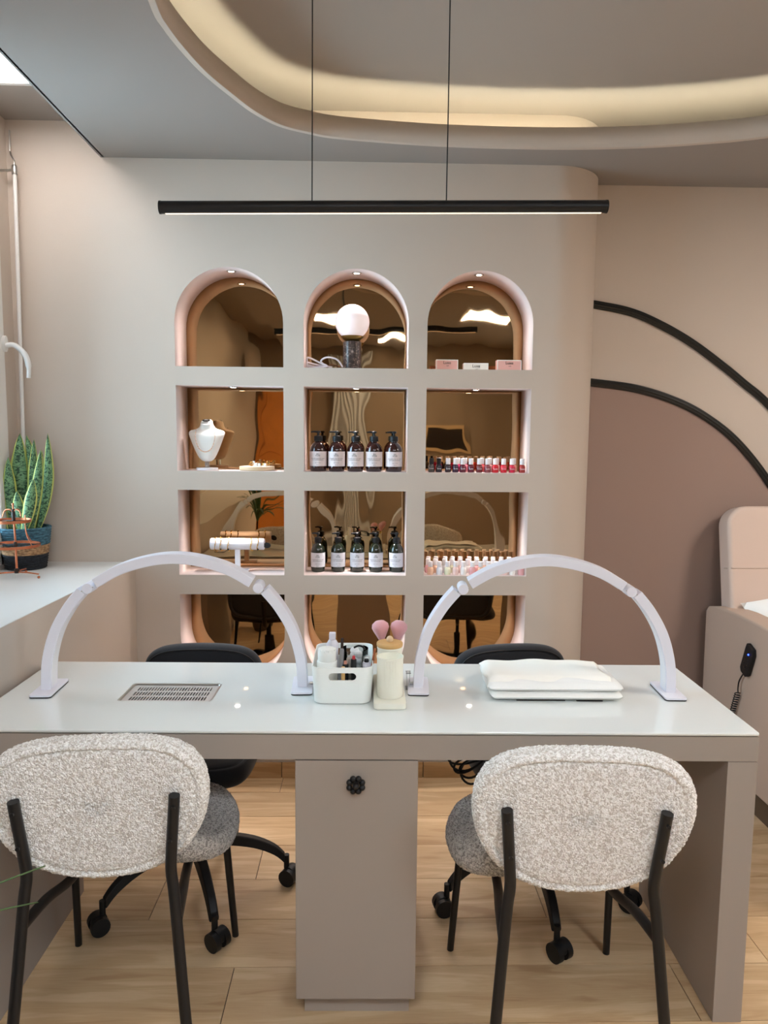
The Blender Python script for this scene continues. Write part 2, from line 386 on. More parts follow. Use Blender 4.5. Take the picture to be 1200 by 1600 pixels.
while y > BK:                         # rows behind the camera side, seen only in the mirrors: 1.2 m planks, still real pieces
    x = WX + .31*((k*7) % 4) - 1.2
    mbk = MB()
    while x < RX:
        a, b_ = max(x, WX), min(x+1.2, RX)
        if b_-a > .02: mbk.box(a+.0012, b_-.0012, y-.2+.0012, y-.0012, -.02, 0)
        x += 1.2
    o = mbk.obj('plank_row', 'oak_plank', floor, smooth=False); tag(o, kind='stuff')
    y -= .2; k += 1

# --- niche wall with twelve openings
cols = [(-.768, -.337), (-.256, .165), (.240, .666)]
def arch_up(x0, x1, z0, z1):
    cx, r = (x0+x1)/2, (x1-x0)/2
    return [(x0, z0), (x1, z0)] + arcpts(cx, z1-r*1.0, r, 0, 180, 28)
def arch_dn(x0, x1, z0, z1):
    cx, r = (x0+x1)/2, (x1-x0)/2
    return [(x1, z1), (x0, z1)] + arcpts(cx, z0+r, r, 180, 360, 28)
holes = []
for x0, x1 in cols:
    holes += [arch_up(x0, x1, 1.7175, 2.106), [(x0,1.299),(x1,1.299),(x1,1.643),(x0,1.643)], [(x0,.871),(x1,.871),(x1,1.222),(x0,1.222)], arch_dn(x0, x1, .402, .790)]
XE = .745; RR_ = RWY - WY
def FW(y): return Matrix.Translation((0, y, 0)) @ Matrix.Rotation(PI/2, 4, 'X')
wall = sheet('wall_back', [(WX-.1, 0), (XE, 0), (XE, 2.75), (WX-.1, 2.75)], holes, MY-WY, 'wall_paint', FW((WY+MY)/2))
tag(wall, kind='structure')
# niche reveals: same wall paint, with the pink light put into its colour
wall.data.materials.append(MATS['niche_lit_paint'])
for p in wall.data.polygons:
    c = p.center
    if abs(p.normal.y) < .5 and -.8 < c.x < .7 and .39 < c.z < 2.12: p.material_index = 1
# rounded corner column and the wall to the right
pts = [(XE, RWY+.1)] + [(XE, WY)] + [(XE+RR_*math.sin(a), RWY-RR_*math.cos(a)) for a in [math.radians(90*k/24) for k in range(1, 25)]] + [(XE+RR_, RWY+.1)]
col = MB().prism(pts, 0, 2.75).obj('wall_corner', 'wall_paint', wall)
col.name = 'rounded_corner'
wr = MB().box(XE+RR_-.01, RX+.1, RWY, RWY+.1, 0, 2.75).obj('wall_right_of_niches', 'wall_paint', smooth=False)
tag(wr, kind='structure')
# mauve field under the lower arc + two black arc mouldings on that wall
def arcz(pts): return catmull(pts, 10, closed=False)
arcB = arcz([(.955,1.688),(1.162,1.663),(1.333,1.615),(1.478,1.546),(1.627,1.436),(1.781,1.259),(1.93,1.02),(2.03,.74),(2.08,.4),(2.09,0)])
arcA = arcz([(.955,2.02),(1.125,1.989),(1.261,1.937),(1.405,1.86),(1.551,1.76),(1.64,1.692),(1.76,1.597),(1.95,1.39),(2.14,1.1),(2.27,.75),(2.33,.35),(2.34,0)])
mv = MB().prism([(.955, 0)] + [(x, z) for x, z in arcB], -.002, .002, M=FW(RWY-.001)).obj('painted_field', 'mauve_paint', wr, smooth=False)
for nm, A in (('arc_moulding', arcA), ('arc_moulding', arcB)):
    mb = MB()
    for off, rad in ((-.009, .0085), (.009, .0085), (0, .0105)):
        P2 = []
        for i, (x, z) in enumerate(A):
            x2, z2 = A[min(i+1, len(A)-1)]; x1, z1 = A[max(i-1, 0)]
            d = Vector((x2-x1, z2-z1)).normalized(); P2.append((x-d.y*off, RWY-.006, z+d.x*off))
        mb.tube(P2, rad, 8)
    mb.obj(nm, 'black_trim', wr)
# mirrors
for x0, x1 in cols:
    for z0, z1 in ((1.70, 2.13), (1.28, 1.66), (.85, 1.24), (.38, .81)):
        MB().box(-(x1-x0)/2-.02, (x1-x0)/2+.02, 0, .006, -(z1-z0)/2, (z1-z0)/2).obj('mirror_panel', 'bronze_mirror', wall, smooth=False, loc=((x0+x1)/2, MY+.0005, (z0+z1)/2))
tag(MB().box(WX-.1, XE, MY+.008, RWY+.1, 0, 2.75).obj('wall_backing', 'wall_paint', smooth=False), kind='structure').name = 'wall_behind_mirrors'

# wooden skirting under the niche wall
sk = tag(MB().box(-.93, .86, WY-.004, WY, 0, .066).obj('baseboard_back', 'seam_dark', smooth=False), kind='structure')
for a, b_ in ((-.93, -.352), (-.35, .248), (.25, .86)):
    MB().box(-(b_-a)/2, (b_-a)/2-.0015, -.012, -.004, .0, .068).obj('skirting_tile', 'oak_skirt', sk, smooth=False, loc=((a+b_)/2, WY, 0))
sk2 = tag(MB().box(XE+RR_, 1.75, RWY-.012, RWY, 0, .068).obj('baseboard_right', 'oak_skirt', smooth=False), kind='structure')

# --- ceilings
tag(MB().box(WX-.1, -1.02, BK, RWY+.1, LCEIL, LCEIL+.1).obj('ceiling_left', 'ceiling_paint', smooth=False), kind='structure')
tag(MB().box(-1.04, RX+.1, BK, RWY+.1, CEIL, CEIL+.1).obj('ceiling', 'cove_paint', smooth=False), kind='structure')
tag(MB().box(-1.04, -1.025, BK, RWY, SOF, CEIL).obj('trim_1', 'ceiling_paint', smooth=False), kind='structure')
oval = catmull([(-.529,1.947),(-.528,2.072),(-.507,2.20),(-.478,2.316),(-.429,2.446),(-.375,2.57),(-.305,2.67),(-.212,2.729),(-.09,2.774),(.275,2.823),(.687,2.831),(.995,2.803),(1.211,2.757),(1.409,2.69),
                (1.72,2.52),(1.98,2.22),(2.08,1.8),(2.0,1.3),(1.7,.85),(1.2,.6),(.6,.55),(.05,.68),(-.3,1.0),(-.48,1.45)], 5)
def offs(P, d):
    out = []
    n = len(P)
    for i in range(n):
        a, b_ = Vector(P[i-1]), Vector(P[(i+1) % n]); t = (b_-a).normalized(); out.append((P[i][0]+t.y*d, P[i][1]-t.x*d))
    return out
area = sum(oval[i-1][0]*oval[i][1]-oval[i][0]*oval[i-1][1] for i in range(len(oval)))
sg = 1 if area > 0 else -1
ow = offs(oval, .018*sg); OW = offs(oval, .0175*sg)
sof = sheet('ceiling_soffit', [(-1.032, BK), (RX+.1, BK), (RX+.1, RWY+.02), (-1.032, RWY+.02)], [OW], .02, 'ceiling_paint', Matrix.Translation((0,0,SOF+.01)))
tag(sof, kind='structure')
sheet('cove_lip', ow, [oval], .073, 'wall_paint', Matrix.Translation((0,0,SOF+.0367))).parent = sof
led = offs(oval, .045*sg)
strip = MB()
strip.tube([(x, y, SOF+.026) for x, y in led], .006, 6, closed=True)
so = strip.obj('led_strip', 'led_warm', sof)

# --- window side: sill box, window, handle, wall
edge = [(-1.005, -.4), (-.995, 1.6), (-.988, 1.968), (-.972, 2.4), (-.948, 3.004)]
sb = tag(MB().prism([(-1.44, -.4)] + edge + [(-1.44, 3.004)], 0, .922).obj('wall_window_ledge', 'wall_paint', smooth=False), kind='structure')
tp = MB().prism([(-1.44, -.4)] + [(x-.0005, y) for x, y in edge] + [(-1.44, 3.004)], .9222, .9238).obj('ledge_top', 'ledge_white' if 'ledge_white' in MATS else mat('ledge_white', (216, 214, 210), .35), sb, smooth=False)
wl = sheet('wall_left', [(BK, 0), (RWY+.1, 0), (RWY+.1, 2.75), (BK, 2.75)], [[(1.88,.94),(2.9,.94),(2.9,2.615),(1.88,2.615)]], .12, 'wall_paint',
    Matrix.Translation((WX-.06,0,0)) @ Matrix(((0,0,1,0),(1,0,0,0),(0,1,0,0),(0,0,0,1))))
tag(wl, kind='structure')
mb = MB()
for y0, y1, z0, z1 in ((1.89,1.96,.925,2.61),(2.83,2.97,.925,2.62),(1.89,2.97,.925,.985),(1.89,2.97,2.55,2.62)): mb.box(WX-.075, WX-.005, y0, y1, z0, z1)
win = tag(mb.obj('window_1', 'pvc_white', smooth=False, bevel=.006), kind='structure')
mb = MB()
for y0, y1, z0, z1 in ((1.97,2.05,1.0,2.54),(2.80,2.885,1.0,2.54),(1.97,2.885,1.0,1.07),(1.97,2.885,2.47,2.54)): mb.box(WX-.045, WX+.02, y0, y1, z0, z1)
mb.obj('sash', 'pvc_white', win, smooth=False, bevel=.006)
MB().box(WX-.025, WX-.019, 2.02, 2.83, 1.05, 2.5).obj('glass_pane', 'window_glass', win, smooth=False)
h = MB(); h.lathe([(.0,-.0),(.016,0),(.016,.012),(.0,.012)], 16, M=Matrix.Translation((WX+.02, 2.872, 1.782)) @ Matrix.Rotation(PI/2, 4, 'Y') @ Matrix.Scale(1.9, 4, (1,0,0)))
h.tube(catmull([(WX+.03,2.872,1.775),(WX+.062,2.872,1.777),(WX+.098,2.872,1.745),(WX+.112,2.872,1.70),(WX+.110,2.872,1.655)], 5, False), [.010]*10+[.011]*6+[.008]*5, 10)
h.obj('window_handle', 'pvc_white', win)
# vertical white pipe in the corner
pp = empty('wall_pipe', (-1.352, 2.955, 1.0), 'slim white vertical pipe with a chrome clip at its top, by the window', 'pipe')
MB().tube([(.0+.0,0,-.0754),(-.006,0,.4),(.004,0,1.44)], .0075, 10).obj('pipe_tube', 'pvc_white', pp)
MB().lathe([(.010,0),(.011,.01),(.011,.03),(.008,.036),(.0,.036)], 12, c=(.004,0,1.425)).tube([(.004,0,1.445),(-.02,-.005,1.438),(-.045,-.01,1.436)], .005, 8).tube([(.004,0,1.45),(.004,.0,1.475),(-.012,.01,1.50),(-.024,.03,1.52),(-.026,.036,1.6)], .0035, 8).obj('pipe_clip', 'steel', pp)

# --- rest of the room, behind the camera (seen in the mirrors)
wr2 = sheet('wall_right', [(BK, 0), (RWY+.1, 0), (RWY+.1, 2.75), (BK, 2.75)], [[(-1.6,.9),(-.4,.9),(-.4,2.1),(-1.6,2.1)]], .12, 'wall_paint',
    Matrix.Translation((RX+.06,0,0)) @ Matrix(((0,0,1,0),(1,0,0,0),(0,1,0,0),(0,0,0,1))))
tag(wr2, kind='structure')
mb = MB()
for a in ((-1.6,-1.53,.9,2.1),(-1.035,-.965,.97,2.03),(-.47,-.4,.9,2.1),(-1.53,-.47,.9,.97),(-1.53,-.47,2.03,2.1)): mb.box(RX+.02, RX+.07, *a)
fill_win = tag(mb.obj('fill_window', 'black_metal', smooth=False), kind='structure')  # unseen window, added to let in fill light from the right
for a, b_ in ((-1.53,-1.035),(-.965,-.47)): MB().box(RX+.04, RX+.046, a, b_, .97, 2.03).obj('glass_pane', 'window_glass', fill_win, smooth=False)
tag(MB().box(WX-.1, RX+.1, BK-.1, BK, 0, 2.75).obj('wall_rear', mat('rear_dim_paint', (140, 124, 106), .8), smooth=False), kind='structure')  # rear wall colour darkened to carry the dimness of that end
d1 = tag(MB().box(-1.35, -.75, BK, BK+.04, 0, 2.15).obj('door_1', 'orange_wood', smooth=False, bevel=.005), kind='structure')
MB().box(-1.28, -.82, BK+.04, BK+.052, 1.15, 2.05).box(-1.28, -.82, BK+.04, BK+.052, .15, 1.0).obj('door_field', 'orange_wood', d1, smooth=False, bevel=.006)
MB().tube([(-.80, BK+.03, 1.02), (-.80, BK+.09, 1.02), (-.92, BK+.09, 1.02)], .01, 8).obj('door_handle', 'black_metal', d1)
cu = MB(); pts = []
for i in range(61): pts.append((.0+.42*i/60, .022*math.sin(i*.8)))
back = [(x, y+.004) for x, y in pts][::-1]
cu.prism(pts+back, 0, 2.35); c_ = cu.obj('curtain', 'curtain', loc=(-.42, BK+.10, .05)); tag(c_, 'pale grey curtain hanging in folds on the rear wall, seen in the mirrors', 'curtain')
for zc, lb in ((1.42, 'upper dark picture in a light wood frame on the rear wall'), (.98, 'lower dark picture in a light wood frame on the rear wall')):
    e = empty('framed_picture', (.95, BK, zc), lb, 'picture', 'framed pictures on the rear wall')
    mb = MB()
    for a in ((-.28,.28,-.18,-.14),(-.28,.28,.14,.18),(-.28,-.24,-.14,.14),(.24,.28,-.14,.14)): mb.box(a[0], a[1], 0, .03, a[2], a[3])
    mb.obj('frame', 'frame_wood', e, smooth=False); MB().box(-.24,.24,0,.012,-.14,.14).obj('picture', 'picture_dark', e, smooth=False)

# ================================================================ LIGHT FITTINGS
def panel_light(loc, sx, sy, m, label, nm='ceiling_light'):
    e = empty(nm, loc, label, 'ceiling light')
    mb = MB()
    for a in ((-sx, sx, -sy, -sy+.02), (-sx, sx, sy-.02, sy), (-sx, -sx+.02, -sy+.02, sy-.02), (sx-.02, sx, -sy+.02, sy-.02)): mb.box(a[0], a[1], a[2], a[3], -.012, -.0005)
    mb.obj('frame', 'pvc_white', e, smooth=False, bevel=.003)
    MB().prism(rrect(-sx+.021, sx-.021, -sy+.021, sy-.021, .03), -.010, -.002).obj('diffuser', m, e, smooth=False)
    return e
panel_light((-1.215, 2.565, LCEIL), .13, .13, 'led_panel', 'square bright LED ceiling light at the top left, by the window')
panel_light((-.3, -.35, SOF), .25, .25, 'led_panel_fill', 'added LED fill panel behind the camera, left of the pair')  # this and the next two: unseen panels added to brighten the room
panel_light((1.1, -.35, SOF), .25, .25, 'led_panel_fill', 'added LED fill panel behind the camera, right of the pair')
panel_light((.4, -1.8, SOF), .25, .25, 'led_panel_fill', 'added LED fill panel near the rear wall')
mat('led_fill_right', (255, 255, 255), .4, emit=55, ecol=(255, 246, 238))  # glow of an unseen panel added to brighten the right side
panel_light((2.5, 1.55, SOF), .25, .25, 'led_fill_right', 'added LED fill panel over the pedicure chair side')

PL, PR = Vector((-.556, 2.05, 2.050)), Vector((.635, 2.02, 2.062))
pd = empty('pendant_lamp', tuple((PL+PR)/2), 'long slim black linear pendant lamp hanging on two thin cables above the desk', 'pendant lamp')
O = (PL+PR)/2
def rel(p): return Vector(p)-O
ax = (PR-PL).normalized()
MB().tube([rel(PL), rel(PR)], .0165, 20).obj('lamp_body', 'black_metal', pd)
MB().tube([rel(PL)+Vector((-.001,0,0)), rel(PL)+Vector((.004,0,0))], .0172, 20).obj('end_cap', 'black_plastic', pd)
MB().tube([rel(PR)-Vector((.004,0,0)), rel(PR)+Vector((.001,0,0))], .0172, 20).obj('end_cap', 'black_plastic', pd)
mb = MB(); a, b_ = rel(PL)+ax*.015, rel(PR)-ax*.015
for q in (0,): 
    v = [a+Vector((0,-.004,-.0160)), b_+Vector((0,-.004,-.0160)), b_+Vector((0,.004,-.0160)), a+Vector((0,.004,-.0160))]
    mb.loft([[v[0], v[3], v[3]-Vector((0,0,.0012)), v[0]-Vector((0,0,.0012))], [v[1], v[2], v[2]-Vector((0,0,.0012)), v[1]-Vector((0,0,.0012))]])
mb.obj('light_strip', 'led_bar', pd, smooth=False)
for cx, tx in ((-.150, -.148), (.208, .209)):
    zc = 2.05+.0165
    MB().tube([rel((cx, 2.037, zc-.002)), rel((cx+.001, 2.037, 2.3)), rel((tx, 2.037, CEIL))], .0017, 6).obj('suspension_cable', 'black_plastic', pd)
    MB().lathe([(.0,0),(.022,0),(.022,-.012),(.004,-.02),(.0,-.02)], 14, c=tuple(rel((tx, 2.037, CEIL)))).obj('ceiling_rose', 'black_metal', pd)

# niche spotlights
names_c = ['left', 'middle', 'right']; names_r = ['arched top niche', 'second-row niche', 'third-row niche', 'bottom niche']
sp0 = None
for ci, (x0, x1) in enumerate(cols):
    for ri, zt in enumerate((2.1045, 1.6425, 1.2215, .7895)):
        lb = 'small recessed spotlight in the ceiling of the %s %s' % (names_c[ci], names_r[ri])
        loc = ((x0+x1)/2, 3.09 if ri else 3.075, zt)
        if sp0 is None:
            sp0 = empty('niche_spotlight', loc, lb, 'spotlight', 'spotlights inside the wall niches')
            MB().lathe([(.011,-.002),(.019,-.003),(.0195,0),(.011,0)], 20).obj('trim_ring', 'steel', sp0)
            MB().lathe([(.0,-.0022),(.0112,-.0022),(.0112,-.0005),(0,-.0005)], 16).obj('lens', 'led_spot', sp0)
            ll = lamp('bulb', 'SPOT', (0,0,-.004), P_SPOT*(1), (1,.90,.86), parent=sp0, spot_size=math.radians(130), spot_blend=1.0, shadow_soft_size=.012)
        else: dup(sp0, loc, lb)

# ================================================================ DESK
DA = math.radians(-.82)
desk = empty('manicure_desk', (-.009, 1.949, 0), 'wide taupe manicure desk with a white glass top and a central pedestal', 'desk', rz=DA)
HX, HY = .957, .2615
def d_loc(x, y):      # world -> desk frame
    v = Matrix.Rotation(-DA, 3, 'Z') @ Vector((x+.009, y-1.949, 0)); return v.x, v.y
gx0, gy0 = d_loc(-.655, 1.889); gx1, gy1 = d_loc(-.402, 2.028)
hole = rrect(gx0, gx1, gy0, gy1, .01)
# carcase: front/back rails, underside, leg slabs
t = MB(); t.box(-HX, HX, -HY, -HY+.02, .68, .7405).box(-HX, HX, HY-.02, HY, .68, .7405).box(-HX, -HX+.02, -HY+.02, HY-.02, .68, .7405).box(HX-.02, HX, -HY+.02, HY-.02, .68, .7405).box(-HX+.02, HX-.02, -HY+.02, HY-.02, .68, .70)
t.obj('apron', 'taupe', desk, smooth=False)
MB().box(-HX+.004, HX-.004, -HY+.004, HY-.004, .7385, .7425).obj('shadow_gap', 'seam_dark', desk, smooth=False).hide_render = False
desk_gap = children(desk)[-1]
bpy.data.objects.remove(desk_gap)
sheet('shadow_gap', [(-HX+.003,-HY+.003),(HX-.003,-HY+.003),(HX-.003,HY-.003),(-HX+.003,HY-.003)], [hole], .003, 'seam_dark', Matrix.Translation((0,0,.7415)), desk)
sheet('glass_top', rrect(-HX, HX, -HY, HY, .003, 2), [hole], .007, 'white_glass', Matrix.Translation((0,0,.7465)), desk)
for s in (-1, 1):
    xa, xb = (HX-.072, HX) if s > 0 else (-HX, -HX+.072)
    MB().box(xa, xb, -HY, HY, 0, .678).obj('leg_slab', 'taupe', desk, smooth=False, bevel=.001)
px0, px1 = -.163+.009, .132+.009
MB().box(px0+.002, px1-.002, -HY+.022, HY-.02, .062, .679).obj('pedestal', 'taupe', desk, smooth=False)
MB().box(px0+.018, px1-.013, -HY+.035, HY-.04, 0, .062).obj('plinth', 'taupe', desk, smooth=False)
dr = MB().box(px0, px1, -HY+.002, -HY+.020, .059, .676).obj('door', 'taupe', desk, smooth=False, bevel=.0015)
kb = MB(); kc = Vector((-.017+.009, -HY-.012, .624))
kb.tube([kc+Vector((0,.014,0)), kc+Vector((0,-.004,0))], .008, 12); kb.ball(tuple(kc+Vector((0,-.012,0))), .0078, 8)
for i in range(8): a = 2*PI*(i+.5)/8; kb.ball((kc.x+.0165*math.cos(a), kc.y-.004, kc.z+.0165*math.sin(a)), .0074, 8)
kb.obj('flower_knob', 'black_plastic', dr)

# dust extractor grille set into the top
gr = MB(); 
fr_ = sheet('extractor_tray', rrect(gx0+.0005, gx1-.0005, gy0+.0005, gy1-.0005, .01), [rrect(gx0+.006, gx1-.006, gy0+.006, gy1-.006, .008)], .036, 'steel', Matrix.Translation((0,0,.7305)), desk)
slots = []
sx0, sx1 = gx0+.022, gx1-.022; ns = 27; sw = (sx1-sx0)/ns
for r_ in range(3):
    ya = gy0+.020+r_*.0365
    for i in range(ns): slots.append(rrect(sx0+i*sw+sw*.22, sx0+i*sw+sw*.78, ya, ya+.028, sw*.27, 2))
sheet('slotted_plate', rrect(gx0+.006, gx1-.006, gy0+.006, gy1-.006, .008), slots, .002, mat('brushed_steel', (196, 192, 188), .45, metal=.4), Matrix.Translation((0,0,.7435)), desk)
MB().box(gx0+.006, gx1-.006, gy0+.006, gy1-.006, .730, .732).obj('filter_bed', 'black_plastic', desk, smooth=False)

# ================================================================ ARCHED DESK LAMPS
def band(P, t, d, n0):      # swept rectangle: thickness t in the plane, depth d in y
    rings = []
    for i, (x, z) in enumerate(P):
        a = Vector(P[max(i-1,0)]); b_ = Vector(P[min(i+1,len(P)-1)]); q = (b_-a).normalized(); nx, nz = -q.y, q.x
        rings.append([(x+nx*t/2, -d/2, z+nz*t/2), (x+nx*t/2, d/2, z+nz*t/2), (x-nx*t/2, d/2, z-nz*t/2), (x-nx*t/2, -d/2, z-nz*t/2)])
    return rings
def desk_lamp(loc, rz, label):
    e = empty('arched_desk_lamp', loc, label, 'desk lamp', 'white arched lamps standing on the desk', rz)
    S1 = catmull([(-.345,.006),(-.340,.085),(-.318,.165),(-.281,.232),(-.243,.279)], 6, False)
    S2 = catmull([(-.208,.299),(-.145,.335),(-.07,.358),(0,.366),(.07,.358),(.145,.335),(.208,.299)], 5, False)
    T, D = .027, .050
    MB().loft(band(S1, T, D, 0)).obj('side_arm', 'white_plastic', e, bevel=.002)
    MB().loft(band([(-x, z) for x, z in S1][::-1], T, D, 0)).obj('side_arm', 'white_plastic', e, bevel=.002)
    MB().loft(band(S2, T, D, 0)).obj('top_arm', 'white_plastic', e, bevel=.002)
    # opal light surface along the inside of each arm
    for S in (S1, S2):
        for mir in ((1, -1) if S is S1 else (1,)):
            Q = [(x*mir, z) for x, z in S]
            if mir < 0: Q = Q[::-1]
            R2 = []
            for i, (x, z) in enumerate(Q[1:-1]):
                a = Vector(Q[i]); b_ = Vector(Q[i+2]); q = (b_-a).normalized(); nx, nz = q.y, -q.x
                R2.append((x+nx*(T/2+.0002), z+nz*(T/2+.0002)))
            MB().loft(band(R2, .001, D-.012, 0)).obj('diffuser', mat_opal, e, smooth=True)
    for s in (-1, 1):
        M_ = Matrix.Translation((s*.2265, 0, .286)) @ Matrix.Rotation(PI/2, 4, 'X')
        MB().lathe([(0,-.027),(.0135,-.027),(.0145,-.025),(.0145,.025),(.0135,.027),(0,.027)], 20, M=M_).obj('hinge', 'white_plastic', e)
        for zz, xx in ((.2895, -.212), (.279, -.241)): MB().lathe([(0,-.001),(.0016,-.001),(.0016,.001),(0,.001)], 8, M=Matrix.Translation((s*-xx, -.0257, zz)) @ Matrix.Rotation(PI/2, 4, 'X')).obj('hinge_screw', 'steel', e)
        b = MB().prism(rrect(s*.345-.029, s*.345+.029, -.069, .069, .008, 4), .003, .0085).obj('foot_plate', 'white_plastic', e, smooth=False, bevel=.0012)
        MB().prism(rrect(s*.345-.0285, s*.345+.0285, -.0685, .0685, .008, 4), .0, .003).obj('rubber_pad', 'black_plastic', b, smooth=False)
    return e
mat_opal = mat('opal', (232, 232, 236), .3)
desk_lamp((-.519, 1.984, .7505), math.radians(2.0), 'white arched desk lamp on the left half of the desk, over the extractor grille')
desk_lamp((.492, 1.972, .7505), math.radians(-3.2), 'white arched desk lamp on the right half of the desk, over the folded towel')

# ================================================================ THINGS ON THE DESK
TZ = .7505
# storage bin
bx0, bx1, by0, by1, bh = -.140, .0205, 1.853, 2.085, .1005
binr = empty('storage_bin', ((bx0+bx1)/2, (by0+by1)/2, TZ), 'white plastic storage bin with an oval hand hole, full of salon supplies', 'storage bin')
def bin_mesh():
    W, D_, H = (bx1-bx0)/2, (by1-by0)/2, bh
    hole_ = rrect(-.036, .036, .064, .0845, .010, 5)
    mb = MB(); rings = []
    prof = [(.0, .89, 0), (.003, .93, 0), (.012, .94, 1), (H-.004, 1.0, 1), (H, 1.0, 1), (H, .97, 1), (H-.004, .965, 1), (.012, .91, 1), (.004, .88, 1)]
    for z, k, _ in prof:
        rings.append([(x, y, z) for x, y in rrect(-W*k, W*k, -D_*k, D_*k, .026, 6)])
    mb.loft(rings, cap=True)
    return mb
o = bin_mesh().obj('bin_body', 'bin_plastic', binr)
# cut the hand hole with a boolean (applied to the mesh)
cut = MB().prism(rrect(-.036, .036, .066, .0865, .0100, 6), -.3, .3, M=Matrix.Rotation(PI/2, 4, 'X')).obj('cutter', None, None, smooth=False)
cut.parent = binr
bo = o.modifiers.new('hole', 'BOOLEAN'); bo.operation = 'DIFFERENCE'; bo.object = cut; bo.solver = 'EXACT'
bpy.context.view_layer.update()
me = bpy.data.meshes.new_from_object(o.evaluated_get(bpy.context.evaluated_depsgraph_get())); o.modifiers.clear(); o.data = me; me.set_sharp_from_angle(angle=math.radians(40))
bpy.data.objects.remove(cut)
def BL(x, y): return (x, y, TZ+.005)
BG = 'salon supplies inside the white bin'
e = empty('lotion_bottle', BL(-.103, 1.925), 'white round lotion bottle with a ridged cap at the left of the bin', 'bottle', BG)
MB().lathe([(0,0),(.026,0),(.0275,.004),(.0275,.092),(.026,.094),(0,.094)], 24).obj('bottle_body', 'bin_plastic', e)
MB().lathe([(.024,.094),(.0245,.096),(.0245,.120),(.021,.127),(0,.128)], 24).obj('cap', 'bin_plastic', e)
mb = MB()
for i in range(14): a = 2*PI*i/14; mb.ball((.0225*math.cos(a), .0225*math.sin(a), .124), .0028, 5)
mb.obj('cap_ridges', 'bin_plastic', e)
e = empty('spray_bottle', BL(-.092, 1.998), 'slim white spray bottle with a square nozzle, at the back left of the bin', 'bottle', BG)
MB().lathe([(0,0),(.017,0),(.017,.118),(.010,.130),(0,.131)], 20).obj('bottle_body', 'white_plastic', e)
MB().box(-.009,.009,-.009,.009,.131,.150).obj('nozzle', 'white_plastic', e, smooth=False, bevel=.002)
e = empty('glass_tumbler', BL(-.030, 2.0), 'clear glass tumbler stuffed with white cotton in the middle of the bin', 'tumbler', BG)
MB().lathe([(0,0),(.031,0),(.036,.05),(.038,.105),(.0365,.105),(.034,.05),(.029,.004),(0,.004)], 28).obj('glass', 'tumbler_glass', e)
random.seed(3); mb = MB()
for i in range(16):
    a = random.uniform(0, 2*PI); r_ = random.uniform(0, .016); mb.ball((r_*math.cos(a), r_*math.sin(a), random.uniform(.02, .098)), random.uniform(.011, .015), 8, .8)
cw = mb.obj('cotton_wool', 'cotton', loc=BL(-.030, 2.0)); tag(cw, 'white cotton wool filling the clear tumbler', 'cotton wool', kind='stuff')
e = empty('tweezer_set', BL(-.030, 2.0), 'dark curved metal clip lying on the cotton wool in the tumbler', 'clip', BG); e.location.z += .110
MB().tube(catmull([(-.002,-.012,.0),(.01,-.008,.004),(.022,-.010,.002),(.028,-.016,-.004)], 5, False), .003, 6).obj('clip_body', 'black_metal', e)
def small_tube(name, x, y, h_, r_, m, label, cap=None, cat='tube', tilt=0):
    e = empty(name, BL(x, y), label, cat, BG)
    MB().lathe([(0,0),(r_,0),(r_,h_),(r_*.9,h_+.002),(0,h_+.002)], 14).obj('body', m, e)
    if cap: MB().lathe([(r_*.55,h_+.002),(r_*.6,h_+.004),(r_*.5,h_+.0105),(0,h_+.012)], 12).obj('tip', cap, e)
    e.rotation_euler = (tilt*.5, tilt, 0); return e
mat('lip_red', (190, 60, 66), .4); mat('lip_nude', (214, 150, 132), .4); mat('grey_plastic', (140, 140, 142), .4)
small_tube('lipstick', -.031, 1.900, .103, .0075, 'black_plastic', 'black lipstick tube with a red top standing at the front of the bin', 'lip_red', 'lipstick')
small_tube('lipstick', -.053, 1.905, .088, .0080, 'black_plastic', 'short black lipstick tube with a nude top beside the lotion bottle', 'lip_nude', 'lipstick')
small_tube('metal_tube', -.043, 1.925, .098, .008, 'steel', 'silver metal tube standing between the two lipsticks', None)
small_tube('grey_pen', -.070, 1.945, .118, .006, 'grey_plastic', 'grey marker pen leaning by the lotion bottle', None, 'pen', .05)
small_tube('black_pen', -.068, 1.972, .140, .004, 'dark_copper', 'thin dark pen leaning at the back of the bin', None, 'pen', .03)
small_tube('nail_file', .005, 1.93, .128, .003, 'copper', 'thin rose-coloured stick leaning at the right of the bin', None, 'stick', .16)
small_tube('small_jar', .002, 1.985, .086, .011, 'bin_plastic', 'white capped little bottle at the right of the bin, rear one', None, 'bottle')
small_tube('small_jar', .003, 1.948, .080, .011, 'white_plastic', 'white capped little bottle at the right of the bin, middle one', 'black_plastic', 'bottle')
small_tube('small_jar', .000, 1.912, .074, .011, 'black_plastic', 'small black bottle with a white top, front right corner of the bin', 'white_plastic', 'bottle')
small_tube('wooden_spatula', -.058, 1.874, .090, .005, 'bamboo', 'light wooden stick visible through the hand hole of the bin', None, 'stick')

